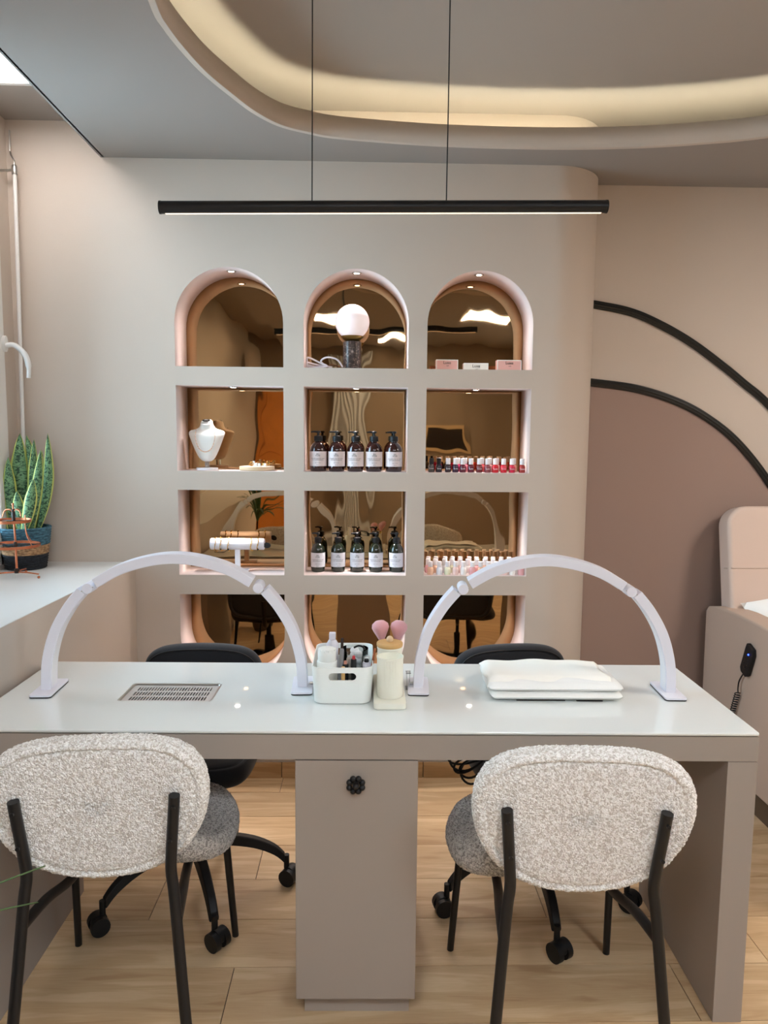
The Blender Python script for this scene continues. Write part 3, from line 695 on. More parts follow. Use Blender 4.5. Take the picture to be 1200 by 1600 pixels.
# cream tray with canisters and brushes
tr = MB().prism(rrect(.022, .106, 1.822, 2.062, .012, 5), 0, .0165).obj('organizer_tray', 'cream_plastic', loc=(0,0,TZ), bevel=.003); tag(tr, 'narrow cream plastic tray under the fluted canisters, beside the storage bin', 'tray')
def canister(loc, r_, h_, label, fluted=True, lid=False, depth=.02):
    e = empty('canister', loc, label, 'canister', 'cream canisters on the narrow tray')
    mb = MB(); n = 96
    def ring(R0, z, fl):
        out = []
        for k in range(n):
            a = 2*PI*k/n; rr = R0 - (.0009 if (fl and k % 2) else 0); out.append((rr*math.cos(a), rr*math.sin(a), z))
        return out
    mb.loft([ring(r_*.97,0,0), ring(r_,.003,fluted), ring(r_,h_-.006,fluted), ring(r_+.001,h_-.005,0), ring(r_+.001,h_,0), ring(r_-.002,h_,0), ring(r_-.002,h_-depth,0)])
    mb.obj('canister_body', 'cream_plastic', e, smooth=True)
    if lid:
        l_ = MB().lathe([(0,h_+.0),(r_*1.03,h_+.0),(r_*1.07,h_+.003),(r_*1.07,h_+.009),(r_*1.02,h_+.011),(0,h_+.0115)], 40).obj('bamboo_lid', 'bamboo', e)
        mb = MB(); mb.ball((0,0,h_+.019), .0095, 10); mb.obj('lid_knob', 'tray_wood', l_)
    return e
canister((.065, 1.884, TZ+.017), .0345, .107, 'open fluted cream canister at the front of the narrow tray')
canister((.066, 1.957, TZ+.017), .0335, .112, 'cream canister with a bamboo lid and round knob, middle of the tray', lid=True)
cup = canister((.067, 2.028, TZ+.017), .032, .098, 'plain cream cup holding two pink powder brushes, rear of the tray', fluted=False, depth=.08)
for x_, dx, nm in ((-.012, -.012, 'left'), (.012, .013, 'right')):
    e = empty('powder_brush', (.067+x_, 2.022, TZ+.04), 'fluffy pink powder brush with a gold ferrule, %s one of the two' % nm, 'brush', 'powder brushes in the cream cup')
    e.rotation_euler = (0, dx*9, 0)
    MB().tube([(0,0,.0),(0,0,.055)], .005, 10).obj('handle', 'white_plastic', e)
    MB().lathe([(.0055,.055),(.0065,.06),(.0065,.082),(.0085,.090),(.0,.090)], 18).obj('ferrule', 'gold', e)
    MB().lathe([(.0075,.088),(.0135,.100),(.0205,.114),(.0245,.124),(.0225,.134),(.013,.142),(0,.145)], 28).obj('bristles', 'pink_hair', e)
# acrylic bit and lamp cable ends between bin and lamp
e = empty('acrylic_stand', (.119, 1.985, TZ), 'small clear acrylic stand beside the cream tray', 'stand')
MB().box(-.007,.007,-.012,.012,0,.003).box(-.005,-.003,-.01,.01,.003,.045).box(.003,.005,-.01,.01,.003,.045).box(-.007,.007,-.012,.012,.045,.047).obj('acrylic', 'clear_plastic', e, smooth=False)
for x_, side in ((-.141, 'left lamp'), (.137, 'right lamp')):
    e = empty('lamp_plug', (x_, 1.995, TZ+.012), 'short clear cable connector at the foot of the %s' % side, 'connector', 'connectors at the lamp feet')
    MB().tube([(-.014,0,0),(-.004,0,0)], .0035, 10).obj('plug', 'steel', e); MB().tube([(-.004,0,0),(.016,0,-.001)], .005, 10).obj('sleeve', 'clear_plastic', e)

# folded white towel and paper
def towel():
    e = empty('folded_towel', (.505, 1.985, TZ), 'thick folded white padded towel lying on the right half of the desk', 'towel', rz=math.radians(-1))
    random.seed(11)
    def slab(W, D_, z0, z1, r, cx=0, cy=0, waves=.0025, seed=0, sag=0):
        nx, ny = 46, 26; mb = MB(); top = []; bot = []
        for j in range(ny+1):
            rt, rb = [], []
            for i in range(nx+1):
                u, v = -1+2*i/nx, -1+2*j/ny
                e_ = max(abs(u)**5, abs(v)**4); hh = max(0, 1-e_)**.42
                x = cx+u*W*(1-.03*abs(v)**6); yy = cy+v*D_*(1-.02*abs(u)**6)
                wob = waves*(math.sin(u*4.1+seed)*math.cos(v*3+seed*2)+.5*math.sin(u*9+v*5+seed)+.35*math.sin(v*17+u*6+seed))
                zc = (z0+z1)/2; hz = (z1-z0)/2
                rt.append(mb.bm.verts.new((x, yy, zc+hz*hh+wob*hh-sag*v))); rb.append(mb.bm.verts.new((x, yy, z0+(zc-z0)*(1-hh))))
            top.append(rt); bot.append(rb)
        for j in range(ny):
            for i in range(nx):
                mb.bm.faces.new((top[j][i], top[j][i+1], top[j+1][i+1], top[j+1][i])); mb.bm.faces.new((bot[j][i], bot[j+1][i], bot[j+1][i+1], bot[j][i+1]))
        for i in range(nx):
            mb.bm.faces.new((top[0][i], bot[0][i], bot[0][i+1], top[0][i+1])); mb.bm.faces.new((top[ny][i], top[ny][i+1], bot[ny][i+1], bot[ny][i]))
        for j in range(ny):
            mb.bm.faces.new((top[j][0], top[j+1][0], bot[j+1][0], bot[j][0])); mb.bm.faces.new((top[j][nx], bot[j][nx], bot[j+1][nx], top[j+1][nx]))
        return mb
    slab(.178, .098, 0.001, .026, .01, .008, -.012, .0016, 1).obj('lower_fold', 'towel_white', e, smooth=True)
    slab(.183, .100, .022, .047, .01, .006, -.004, .0026, 2.3).obj('upper_fold', 'towel_white', e, smooth=True)
    MB().box(-.10, .03, -.098, -.094, .0005, .002).box(.06, .13, -.1, -.095, .0005, .002).obj('dark_seam', 'seam_dark', e, smooth=False)
    for o in e.children: o.data.set_sharp_from_angle(angle=math.radians(80))
    # paper sheet draped on top
    mb = MB(); nx, ny = 40, 24; G = []
    for j in range(ny+1):
        row = []
        for i in range(nx+1):
            u, v = i/nx, j/ny
            x = -.178+.335*u+.004*math.sin(v*9); y = -.085+.178*v+.012*(1-v)*math.sin(u*3.2)
            z = .0530+.0022*math.sin(u*7+v*4)+.0015*math.sin(u*17)-.012*max(0, .15-v)/.15-.010*max(0, .06-u)/.06
            row.append(mb.bm.verts.new((x, y, z)))
        G.append(row)
    for j in range(ny):
        for i in range(nx): mb.bm.faces.new((G[j][i], G[j][i+1], G[j+1][i+1], G[j+1][i]))
    p = mb.obj('paper_sheet', 'paper_white', loc=(.505, 1.985, TZ), smooth=True); p.rotation_euler = (0, 0, math.radians(-1))
    s_ = p.modifiers.new('thick', 'SOLIDIFY'); s_.thickness = .0012
    tag(p, 'cream-white paper sheet spread over the folded towel', 'paper sheet')
towel()

# ================================================================ BOUCLE CHAIRS
def blob(half, T, name_m, sy=None, ring_n=64, seam=True):
    """upholstered pad from a half-outline (x>=0, top to bottom) in x,z; thickness T along y; returns MB"""
    P = catmull([(-x, z) for x, z in half[::-1][1:]] + half[:-1] if False else half, 6, False)
    full = P + [(-x, z) for x, z in P[::-1][1:-1]]
    n = len(full); mb = MB(); rings = []
    cz = sum(z for x, z in full)/n
    prof = [(.0, -T*.50), (.30, -T*.50), (.60, -T*.495), (.80, -T*.47), (.855, -T*.43), (.882, -T*.30), (.905, -T*.44), (.95, -T*.42), (.985, -T*.25), (1.0, 0), (.985, T*.25), (.945, T*.42), (.87, T*.52), (.70, T*.58), (.40, T*.60), (.0, T*.60)]
    for k, y in prof:
        k = max(k, .02); rings.append([(x*k, y, cz+(z-cz)*k) for x, z in full])
    mb.loft(rings)
    return mb
def fuzz(o, strength=.0055, scale=.0065):
    tx = bpy.data.textures.get('fuzz_texture') or bpy.data.textures.new('fuzz_texture', 'CLOUDS')
    tx.noise_scale = scale; tx.noise_depth = 1
    q = o.modifiers.new('sub', 'SUBSURF'); q.levels = q.render_levels = 3
    d = o.modifiers.new('fuzz', 'DISPLACE'); d.texture = tx; d.strength = strength; d.mid_level = .4; d.texture_coords = 'LOCAL'
def boucle_chair(loc, rz, label, seatmat='boucle_grey'):
    e = empty('boucle_chair', loc, label, 'chair', 'bouclé visitor chairs in front of the desk', rz)
    s = .229/176
    half = [(x*s*.972, z*s*(1.10 if z < 0 else 1)) for x, z in ((0,117),(50,117),(100,114),(143,101),(168,76),(178,38),(174,-3),(160,-38),(134,-72),(92,-99),(46,-113),(0,-117))]
    o = blob(half, .062, 'boucle').obj('backrest', 'boucle', e, loc=(0, -.505, .676)); o.rotation_euler = (math.radians(6), 0, 0)
    for v in o.data.vertices: v.co.y += -.9*v.co.x**2*.35 + .0
    fuzz(o)
    hs = [(0,.205),(.09,.202),(.165,.188),(.215,.15),(.245,.075),(.249,0),(.230,-.085),(.18,-.15),(.09,-.185),(0,-.19)]
    o = blob(hs, .070, 'boucle_grey').obj('seat', seatmat, e, loc=(0, -.185, .452)); o.rotation_euler = (math.radians(-90), 0, 0)
    for v in o.data.vertices: v.co.y += .35*v.co.x**2 - 2.2*max(0, -.05-v.co.z)**2
    fuzz(o)
    r = .0118
    for sd in (-1, 1):
        P = catmull([(sd*.158,-.558,.714),(sd*.153,-.552,.655),(sd*.147,-.544,.585),(sd*.145,-.541,.54),(sd*.152,-.546,.48),(sd*.172,-.570,.25),(sd*.197,-.600,0)], 5, False)
        l1 = MB().tube(P, r, 14).obj('rear_leg', 'black_metal', e)
        for zz, xx in ((.692,.157),(.620,.149)): MB().tube([(sd*xx, -.5675, zz), (sd*xx, -.572, zz)], .0042, 10).obj('bolt', 'black_plastic', l1)
        MB().tube(catmull([(sd*.157,-.550,.437),(sd*.148,-.43,.42),(sd*.135,-.31,.388),(sd*.13,-.20,.378)], 4, False), r*.95, 12).obj('brace', 'black_metal', e)
        MB().tube([(sd*.22,0,0),(sd*.205,-.055,.30),(sd*.196,-.085,.405)], [.0095,.0105,.011], 12).obj('front_leg', 'black_metal', e)
    MB().tube([(-.195,-.09,.385),(.195,-.09,.385)], .009, 10).tube([(-.13,-.20,.378),(-.13,-.09,.385)], .009, 10).tube([(.13,-.20,.378),(.13,-.09,.385)], .009, 10).obj('seat_frame', 'black_metal', e)
    return e
boucle_chair((.466, 1.934, 0), math.radians(-2.6), 'cream bouclé chair with black tube legs at the right side of the desk')
boucle_chair((-.592, 1.992, 0), math.radians(4.6), 'cream bouclé chair with black tube legs at the left side of the desk')

# ================================================================ SWIVEL CHAIRS BEHIND THE DESK
def swivel(loc, rz, a0, back, label):
    e = empty('swivel_chair', loc, label, 'swivel chair', 'black swivel chairs behind the desk', 0)
    for k in range(5):
        a = math.radians(a0+72*k); d = Vector((math.cos(a), math.sin(a), 0)); R_ = .295
        pts = [d*.02+Vector((0,0,.165)), d*.10+Vector((0,0,.165)), d*.19+Vector((0,0,.148)), d*.255+Vector((0,0,.118)), d*.290+Vector((0,0,.085))]
        P = catmull([tuple(p) for p in pts], 4, False); sdv = Vector((-d.y, d.x, 0)); rings = []
        for i, p in enumerate(P):
            t_ = i/(len(P)-1); w_ = .021-.006*t_; h_ = .017-.003*t_; p = Vector(p)
            rings.append([p+sdv*w_+Vector((0,0,-h_)), p+sdv*w_*.7+Vector((0,0,h_)), p-sdv*w_*.7+Vector((0,0,h_)), p-sdv*w_+Vector((0,0,-h_))])
        arm = MB().loft(rings).obj('base_arm', 'black_plastic', e, bevel=.004)
        c = d*.295; ca = a+math.radians((37*k) % 90-30); cd = Vector((math.cos(ca), math.sin(ca), 0)); cs = Vector((-cd.y, cd.x, 0))
        q = MB()
        q.tube([c+Vector((0,0,.095)), c+Vector((0,0,.05))], .009, 10)
        for s in (-1, 1):
            q.tube([c+cd*.012+cs*s*.008+Vector((0,0,.0275)), c+cd*.012+cs*s*.026+Vector((0,0,.0275))], .0275, 20)
        q.tube([c+cd*.012+cs*-.010+Vector((0,0,.036)), c+cd*.012+cs*.010+Vector((0,0,.036))], .022, 14)
        q.obj('caster', 'black_plastic', arm)
    MB().lathe([(0,.145),(.036,.145),(.036,.185),(.027,.19),(.027,.30),(.015,.305),(.015,.405),(0,.405)], 20).obj('gas_column', 'black_metal', e)
    hs = [(0,.205),(.10,.203),(.17,.185),(.205,.13),(.212,0),(.205,-.12),(.175,-.18),(.10,-.205),(0,-.208)]
    o = blob(hs, .07, '').obj('seat', 'black_fabric', e, loc=(0, 0, .455), sub=1); o.rotation_euler = (math.radians(-90), 0, rz)
    MB().box(-.08,.08,-.09,.09,.402,.425).obj('seat_plate', 'black_metal', e, smooth=False, bevel=.004)
    be = Matrix.Rotation(rz, 3, 'Z')
    hb = [(0,.150),(.09,.146),(.150,.132),(.188,.100),(.206,.04),(.208,-.03),(.190,-.10),(.15,-.140),(.08,-.15),(0,-.152)]
    o = blob(hb, .055, '').obj('backrest', 'black_fabric', e, loc=tuple(be @ Vector((back[0], back[1], back[2]))), sub=1); o.rotation_euler = (math.radians(-7), 0, rz+PI)
    full = [(x*.93, z*.93) for x, z in catmull(hb, 5, False)]; full += [(-x, z) for x, z in full[::-1][1:-1]]
    pp_ = MB().tube([(x, .0165*2*.93-.0035, z) for x, z in full], .0028, 6, closed=True).obj('piping', 'black_plastic', o)
    P = catmull([(0,.06,.41),(0,.16,.40),(0,.235,.44),(0,.25,.55)], 5, False)
    MB().tube([tuple(be @ Vector(p)) for p in P], .016, 10).obj('back_support', 'black_metal', e)
    return e
swivel((-.545, 2.232, 0), 0, 6.5, (-.003, .215, .600), 'black upholstered swivel chair behind the left side of the desk')
swivel((.530, 2.205, 0), math.radians(7), -16, (-.008, .245, .600), 'black upholstered swivel chair behind the right side of the desk')

# cable bundle and power box hanging under the desk
e = empty('cable_bundle', (.34, 1.93, .60), 'black coiled cable bundle hanging under the right half of the desk', 'cable bundle')
for i, (dx, dz, w_, h_, ang) in enumerate(((-.06,-.028,.062,.022,12),(-.063,-.035,.055,.030,20),(-.045,-.055,.05,.022,38),(-.05,-.045,.06,.016,26),(-.042,-.062,.052,.028,50))):
    ang = math.radians(ang); P = []
    for k in range(28):
        t_ = 2*PI*k/28; x = w_*math.cos(t_); z = h_*math.sin(t_)*(1-.45*math.cos(t_)); P.append((dx+x*math.cos(ang)-z*math.sin(ang)+.01, .006*math.sin(t_*2+i), dz+x*math.sin(ang)+z*math.cos(ang)+.01))
    MB().tube(P, .0032, 8, closed=True).obj('cable_loop', 'black_plastic', e)
MB().box(-.01, .16, -.02, .03, .028, .078).obj('power_box', 'black_plastic', e, smooth=False, bevel=.005)
MB().tube([(-.0,0,-.01),(.02,0,.03)], .016, 10).obj('cable_tie', 'black_plastic', e)

# ================================================================ PEDICURE ARMCHAIR
ac = empty('pedicure_armchair', (1.82, 2.75, 0), 'beige leatherette pedicure armchair with a reclining back, by the mauve wall', 'armchair')
def LP(x, y, z): return (x-1.82, y-2.75, z)
mb = MB(); x, y, _ = LP(1.492, 0, 0)
def side(x0, x1):
    P = [(2.0,.10),(3.125,.092),(3.135,.70),(3.115,.722)]
    P += [(3.05,.737),(2.9,.747),(2.7,.748),(2.4,.735),(2.15,.70),(2.0,.62)]
    M_ = Matrix(((0,0,1,0),(1,0,0,-2.75),(0,1,0,0),(0,0,0,1)))
    return MB().prism(P, x0-1.82, x1-1.82, M=M_)
side(1.492, 1.60).obj('arm_panel', 'leatherette', ac, bevel=.010, seg=3)
side(2.13, 2.235).obj('arm_panel', 'leatherette', ac, bevel=.010, seg=3)
MB().box(1.512-1.82, 2.21-1.82, 2.05-2.75, 3.09-2.75, 0, .10).obj('plinth', 'plinth_wood', ac, smooth=False)
MB().box(1.60-1.82, 2.13-1.82, 2.03-2.75, 2.95-2.75, .10, .50).obj('seat_base', 'leatherette', ac, smooth=False, bevel=.02)
MB().box(1.605-1.82, 2.125-1.82, 2.0-2.75, 2.93-2.75, .47, .60).obj('seat_cushion', 'leather_seat', ac, bevel=.03, seg=4)
W_ = .30
rb = MB().prism(rrect(-W_, W_, -.20, .48, .085, 8), -.05, .05, M=Matrix.Rotation(PI/2, 4, 'X')).obj('backrest', 'leather_seat', ac, bevel=.018, seg=4, loc=LP(1.835, 3.035, .685)); rb.rotation_euler = (math.radians(-11), 0, 0)
MB().tube([(-W_+.004, .02, .215), (-W_-.001, -.02, .215), (-W_+.008, -.0505, .215), (W_-.008, -.0505, .215)], .0028, 6).obj('seam', 'leatherette', rb)
# pillow
pl = MB(); n = 14; G = []
for s in (1, -1):
    g = []
    for j in range(n+1):
        row = []
        for i in range(n+1):
            u, v = -1+2*i/n, -1+2*j/n; th = .055*max(0, (1-abs(u)**2.4))**.6*max(0, (1-abs(v)**2.4))**.6
            px_, pz_ = u*.19*(1-.10*(1-abs(v)**2)*abs(u)), v*.15*(1-.10*(1-abs(u)**2)*abs(v)); row.append(pl.bm.verts.new((px_, s*-th, pz_)))
        g.append(row)
    for j in range(n):
        for i in range(n): pl.bm.faces.new((g[j][i], g[j][i+1], g[j+1][i+1], g[j+1][i]))
bmesh.ops.remove_doubles(pl.bm, verts=pl.bm.verts, dist=.0005)
pe = empty('pillow', (1.785, 2.915, .69), 'white cushion with a black motif leaning in the pedicure armchair', 'pillow'); pe.rotation_euler = (math.radians(-28), math.radians(-16), 0)
pl.obj('pillow_cover', 'towel_white', pe, smooth=True)
MB().lathe([(0,-.003),(.06,-.003),(.07,0),(.06,.0015),(0,.0015)], 24, M=Matrix.Translation((-.045,-.056,.045)) @ Matrix.Rotation(PI/2,4,'X') @ Matrix.Scale(.45,4,(0,1,0))).obj('black_motif', 'black_fabric', pe)
# remote with coiled cable on the arm panel
rm = empty('remote_control', (1.492, 2.742, .595), 'black handset remote with a blue light and coiled cable on the armchair side', 'remote control')
rm_rot = Matrix.Rotation(math.radians(-38), 4, 'X')
pts = [(-.028,.062),(.018,.062),(.030,.040),(.030,-.050),(.018,-.066),(-.018,-.066),(-.030,-.052),(-.030,.045)]
# local plane y,z ; thickness towards -x
Mr = Matrix(((0,0,-1,0),(-1,0,0,0),(0,1,0,0),(0,0,0,1)))
Tilt = Matrix.Rotation(math.radians(20), 4, 'X')
b_o = MB().prism(pts, .0, .017, M=Tilt @ Mr).obj('handset', 'black_plastic', rm, smooth=False, bevel=.003)
mb = MB()
for u, v in ((-.012,.005),(.012,.005),(-.012,-.018),(.012,-.018),(0,-.034)): mb.lathe([(0,.017),(.0035,.017),(.0035,.0185),(0,.0185)], 10, M=Tilt @ Mr @ Matrix.Translation((u, v, 0)))
mb.obj('buttons', 'seam_dark', b_o)
MB().lathe([(0,.017),(.003,.017),(.003,.0188),(0,.0188)], 10, M=Tilt @ Mr @ Matrix.Translation((.004,.030,0))).obj('indicator_light', 'blue_led', b_o)
s0 = Tilt @ Mr @ Vector((-.006, -.066, .009))
cpts = [tuple(s0), (-.012, .052, -.10), (-.012, .058, -.135), (-.014, .050, -.15)]
MB().tube(catmull(cpts, 6, False), .0028, 8).obj('cable', 'black_plastic', rm)
P = []
turns = 11
for k in range(turns*12+1):
    a = 2*PI*k/12; t_ = k/(turns*12); cx_, cy_, cz_ = -.014, .055+.040*t_, -.150-.115*t_
    P.append((cx_+.0095*math.cos(a), cy_+.0095*math.sin(a), cz_))
MB().tube(P, .0022, 6).obj('coiled_cable', 'black_plastic', rm)

# ================================================================ THINGS IN THE NICHES
# table lamp
e = empty('table_lamp', (-.063, 3.085, 1.7185), 'globe table lamp with a brown marble base in the middle arched niche', 'table lamp')
MB().lathe([(0,0),(.0365,0),(.0372,.002),(.0372,.110),(.0365,.112),(0,.112)], 36).obj('marble_base', 'brown_marble', e)
MB().lathe([(0,.112),(.02,.112),(.034,.118),(.046,.131),(.0475,.134),(0,.134)], 36).obj('brass_collar', 'brass', e)
mb = MB(); mb.ball((0,0,.192), .0705, 28); mb.obj('glass_globe', 'globe', e)
P = catmull([(-.038,-.03,.008),(-.06,-.05,.035),(-.10,-.055,.043),(-.125,-.05,.028),(-.11,-.045,.008),(-.15,-.045,.006),(-.185,-.04,.018),(-.195,-.04,.036),(-.175,-.045,.042),(-.13,-.05,.022),(-.10,-.05,.008),(-.15,-.05,.004),(-.19,-.045,.010),(-.185,-.04,.024),(-.15,-.04,.016),(-.08,-.035,.005)], 6, False)
P = [(max(x, -.182), y, max(z, .004)) for x, y, z in P]
MB().tube(P, .0036, 8).obj('power_cable', 'cable_white', e)
# cartons
for i, (x0_, x1_, h_, m_, lb) in enumerate(((.280,.370,.0405,'card_pink','pink gift box, leftmost of the three on the right arched niche shelf'),(.394,.494,.028,'card_white','low cream gift box, middle of the three on the right arched niche shelf'),(.530,.630,.0415,'card_pink','pink gift box, rightmost of the three on the right arched niche shelf'))):
    e = empty('gift_box', ((x0_+x1_)/2, 3.06, 1.7185), lb, 'box', 'small boxes in the right arched niche'); W_ = (x1_-x0_)/2
    MB().box(-W_, W_, -.02, .02, 0, h_).obj('carton', m_, e, smooth=False)
    mb = MB()
    for a in ((-W_, W_, h_-.003, h_), (-W_, -W_+.003, 0, h_-.003), (W_-.003, W_, 0, h_-.003)): mb.box(a[0], a[1], -.0206, -.020, a[2], a[3])
    mb.obj('white_border', 'paper_white', e, smooth=False)
    text_mesh('box_print', 'Luxe', .0165, 'ink', FRONT(0, -.0208, h_-.0175), e); text_mesh('box_print', 'nails', .006, 'ink', FRONT(.002, -.0208, h_-.0265), e)
# pump bottles
def pump_bottle(loc, r, hb, glass, lab, label, rz=0, group=None, ang=0):
    e = empty('pump_bottle', loc, label, 'pump bottle', group, rz)
    sh = hb
    MB().lathe([(0,0),(r*.86,0),(r*.94,.003),(r,sh*.13),(r,sh*.70),(r*.93,sh*.80),(r*.66,sh*.92),(r*.42,sh*.975),(r*.40,sh*1.02),(0,sh*1.02)], 32).obj('bottle_body', glass, e)
    MB().lathe([(0,sh*1.0),(r*.50,sh*1.0),(r*.52,sh*1.02),(r*.50,sh*1.16),(r*.30,sh*1.18),(r*.16,sh*1.19),(r*.14,sh*1.27),(0,sh*1.27)], 20).obj('pump_collar', 'black_plastic', e)
    z = sh*1.27
    hd = MB(); hd.lathe([(0,z),(r*.30,z),(r*.30,z+.006),(r*.2,z+.009),(0,z+.009)], 14); hd.tube([(0,0,z+.0045),(-r*.5,-.004,z+.005),(-r*.85,-.008,z+.0035)], [.0042,.0038,.003], 8)
    hd.obj('pump_head', 'black_plastic', e)
    z0, z1 = sh*.175, sh*.66; n = 26; a0, a1 = math.radians(186), math.radians(354)
    mb = MB(); rin, rout = r+.0001, r+.0006; rg = []
    for k in range(n+1):
        a = a0+(a1-a0)*k/n; c, s = math.cos(a), math.sin(a); rg.append([(rin*c, rin*s, z0), (rout*c, rout*s, z0), (rout*c, rout*s, z1), (rin*c, rin*s, z1)])
    mb.loft(rg); lb = mb.obj('paper_label', lab, e)
    H = z1-z0
    def line(body, size, zz):
        cu = text_mesh('label_print', body, size, 'ink', Matrix.Identity(4), lb, extrude=0.0)
        for v in cu.data.vertices:
            a = -PI/2+v.co.x/(r+.001); y_ = v.co.y; rr = r+.0011; v.co = Vector((rr*math.cos(a), rr*math.sin(a), zz+y_))
    k = r/.034
    line('EN', .0085*k, z1-H*.22); line('VOIE', .0095*k, z1-H*.33); line('le liquide pour les mains', .0062*k, z1-H*.50); line('hand and bodywash', .0062*k, z1-H*.60)
    line('vegan formula', .0042*k, z1-H*.78); line('500 ml', .0042*k, z1-H*.93)
    return e
G1 = 'brown pump bottles in the middle second-row niche'; G2 = 'green pump bottles in the middle third-row niche'
OR = ['leftmost', 'second from the left', 'centre', 'second from the right', 'rightmost']
b0 = pump_bottle((-.2005, 3.055, 1.300), .0345, .124, 'amber_glass', 'label_paper', 'dark brown pump bottle, leftmost of five in its niche', group=G1)
for i, x in enumerate((-.125, -.047, .030, .112)): dup(b0, (x, 3.055, 1.300), 'dark brown pump bottle, %s of five in its niche' % OR[i+1], rz=[.0,-.12,.05,.1][i])
b0 = pump_bottle((-.204, 3.095, .872), .0300, .125, 'green_glass', 'label_white', 'dark green pump bottle, leftmost of five in its niche', group=G2)
for i, x in enumerate((-.1195, -.038, .0415, .1285)): dup(b0, (x, 3.10, .872), 'dark green pump bottle, %s of five in its niche' % OR[i+1], rz=[.05,0,-.03,-.25][i])

# nail polish
def polish(loc, col, capm, label, group, clear=False, w=.0132, hb=.033, hc=.025):
    e = empty('nail_polish', loc, label, 'nail polish', group)
    prof = [(0,0),(w*.9,0),(w,.003),(w,hb*.72),(w*.8,hb*.93),(w*.5,hb),(0,hb)]
    MB().lathe(prof, 16).obj('bottle_body', col, e)
    MB().lathe([(w*.45,hb),(w*.74,hb+.0005),(w*.73,hb+hc-.001),(w*.66,hb+hc),(0,hb+hc)], 14).obj('cap', capm, e)
    return e
pc = [('dark grey', (70,68,66), 'black'), ('blue-black', (22,24,38), 'black'), ('dark plum', (46,28,36), 'white'), ('dark violet', (56,30,52), 'white'), ('burgundy', (92,24,40), 'white'), ('wine', (98,26,42), 'white'), ('deep brown-red', (104,32,36), 'white'), ('dusty mauve', (136,66,70), 'white'), ('bright red', (196,28,40), 'white'), ('cherry red', (204,24,44), 'white'), ('crimson', (182,28,58), 'white'), ('brick red', (168,52,46), 'white')]
mat('cap_white', (238, 232, 232), .4); mat('cap_black', (18, 18, 22), .35)
for i, (x, (nm, c, cp)) in enumerate(zip((.268,.299,.337,.368,.398,.432,.467,.501,.533,.568,.603,.645), pc)):
    mm = mat('polish_'+nm.replace(' ', '_').replace('-', '_'), c, .12, coat=.4)
    e = polish((x, 3.045, 1.300), mm, 'cap_'+cp, '%s nail polish with a %s cap in the front row of the right niche' % (nm, cp), 'dark and red polishes in the right second-row niche')
    text_mesh('bottle_print', 'Luxe', .0085, 'white_ink', FRONT(0, -.0136, .013), e)
mat('box_print_dummy', (0,0,0))
extra = [(.305,'mulberry',(160,40,84)),(.384,'fuchsia',(214,58,110)),(.415,'rose',(216,120,140)),(.487,'coral',(214,92,96)),(.520,'blush pink',(232,168,170)),(.550,'pale pink',(236,186,184)),(.622,'peach',(238,170,150))]
for x, nm, c in extra:
    mm = mat('polish_'+nm.replace(' ', '_'), c, .15, coat=.4)
    polish((x, 3.105, 1.300), mm, 'cap_white', '%s nail polish with a white cap, standing behind the front row' % nm, 'dark and red polishes in the right second-row niche')
pale = [('pale pink',(238,206,200)),('cream',(232,228,196)),('clear white',(236,234,238)),('peach',(240,196,166)),('blush',(236,176,176)),('milky',(240,236,232))]
pmats = [mat('pale_'+n.replace(' ', '_'), c, .12, coat=.4) for n, c in pale]
mat('cherry', (196, 30, 60), .3); random.seed(21)
rowsn = [('front row', 3.035, .2715, .0345, 12, .023), ('middle row', 3.080, .262, .0345, 12, .026), ('back row', 3.125, .268, .0350, 12, .028)]
ordn = ['1st', '2nd', '3rd', '4th', '5th', '6th', '7th', '8th', '9th', '10th', '11th', '12th']
protos = {}
for rn, y_, xs, dx, n, hc in rowsn:
    for i in range(n):
        k = (i*5+len(rn)) % 6; x = xs+dx*i+random.uniform(-.003, .003)
        lb = '%s nail varnish, %s from the left in the %s of pale bottles' % (pale[k][0], ordn[i], rn)
        if (k, rn) not in protos: protos[(k, rn)] = polish((x, y_, .8715), pmats[k], 'cap_white', lb, 'pale varnishes in the right third-row niche', hc=hc)
        else: dup(protos[(k, rn)], (x, y_, .8715), lb)
mb = MB(); mb.ball((0,0,.009), .009, 10); tag(mb.obj('red_ball', 'cherry', loc=(.4515, 3.0575, .8715)), 'small cherry-red bead bottle among the pale varnishes', 'ornament')

# necklace bust
e = empty('necklace_bust', (-.664, 3.085, 1.300), 'white necklace display bust on a small round foot in the left niche', 'display bust')
MB().lathe([(0,0),(.044,0),(.045,.002),(.044,.009),(0,.010)], 28).obj('foot', 'leather_white', e)
MB().lathe([(0,.009),(.010,.009),(.010,.036),(0,.036)], 14).obj('stem', 'clear_plastic', e)
sec = [(.034,.012,.010,.004),(.040,.026,.016,.002),(.060,.040,.022,.0),(.095,.055,.027,-.002),(.125,.066,.030,-.002),(.145,.074,.030,.0),(.155,.076,.028,.004),(.163,.070,.024,.008),(.168,.045,.024,.010),(.174,.033,.025,.010),(.186,.026,.024,.006),(.197,.025,.023,.002),(.200,.023,.021,.001)]
rings = []
for z, rx, ry, yc in sec:
    rings.append([(rx*math.copysign(abs(math.cos(a))**.9, math.cos(a)), yc+ry*math.sin(a), z-.012*(1 if z > .19 else 0)*math.sin(a)*-1) for a in [2*PI*k/36 for k in range(36)]])
MB().loft(rings).obj('bust_form', 'velvet_white', e, sub=1)
td = MB().lathe([(0,0),(.0165,0),(.0165,.0015),(0,.0015)], 24, M=Matrix.Translation((0,-.006,.2040)) @ Matrix.Rotation(math.radians(26),4,'X') @ Matrix.Scale(.62,4,(0,1,0))).obj('black_top_label', 'black_plastic', e)
text_mesh('label_print', 'vibe', .011, 'white_ink', Matrix.Translation((0,-.0085,.2058)) @ Matrix.Rotation(math.radians(26),4,'X') , td)
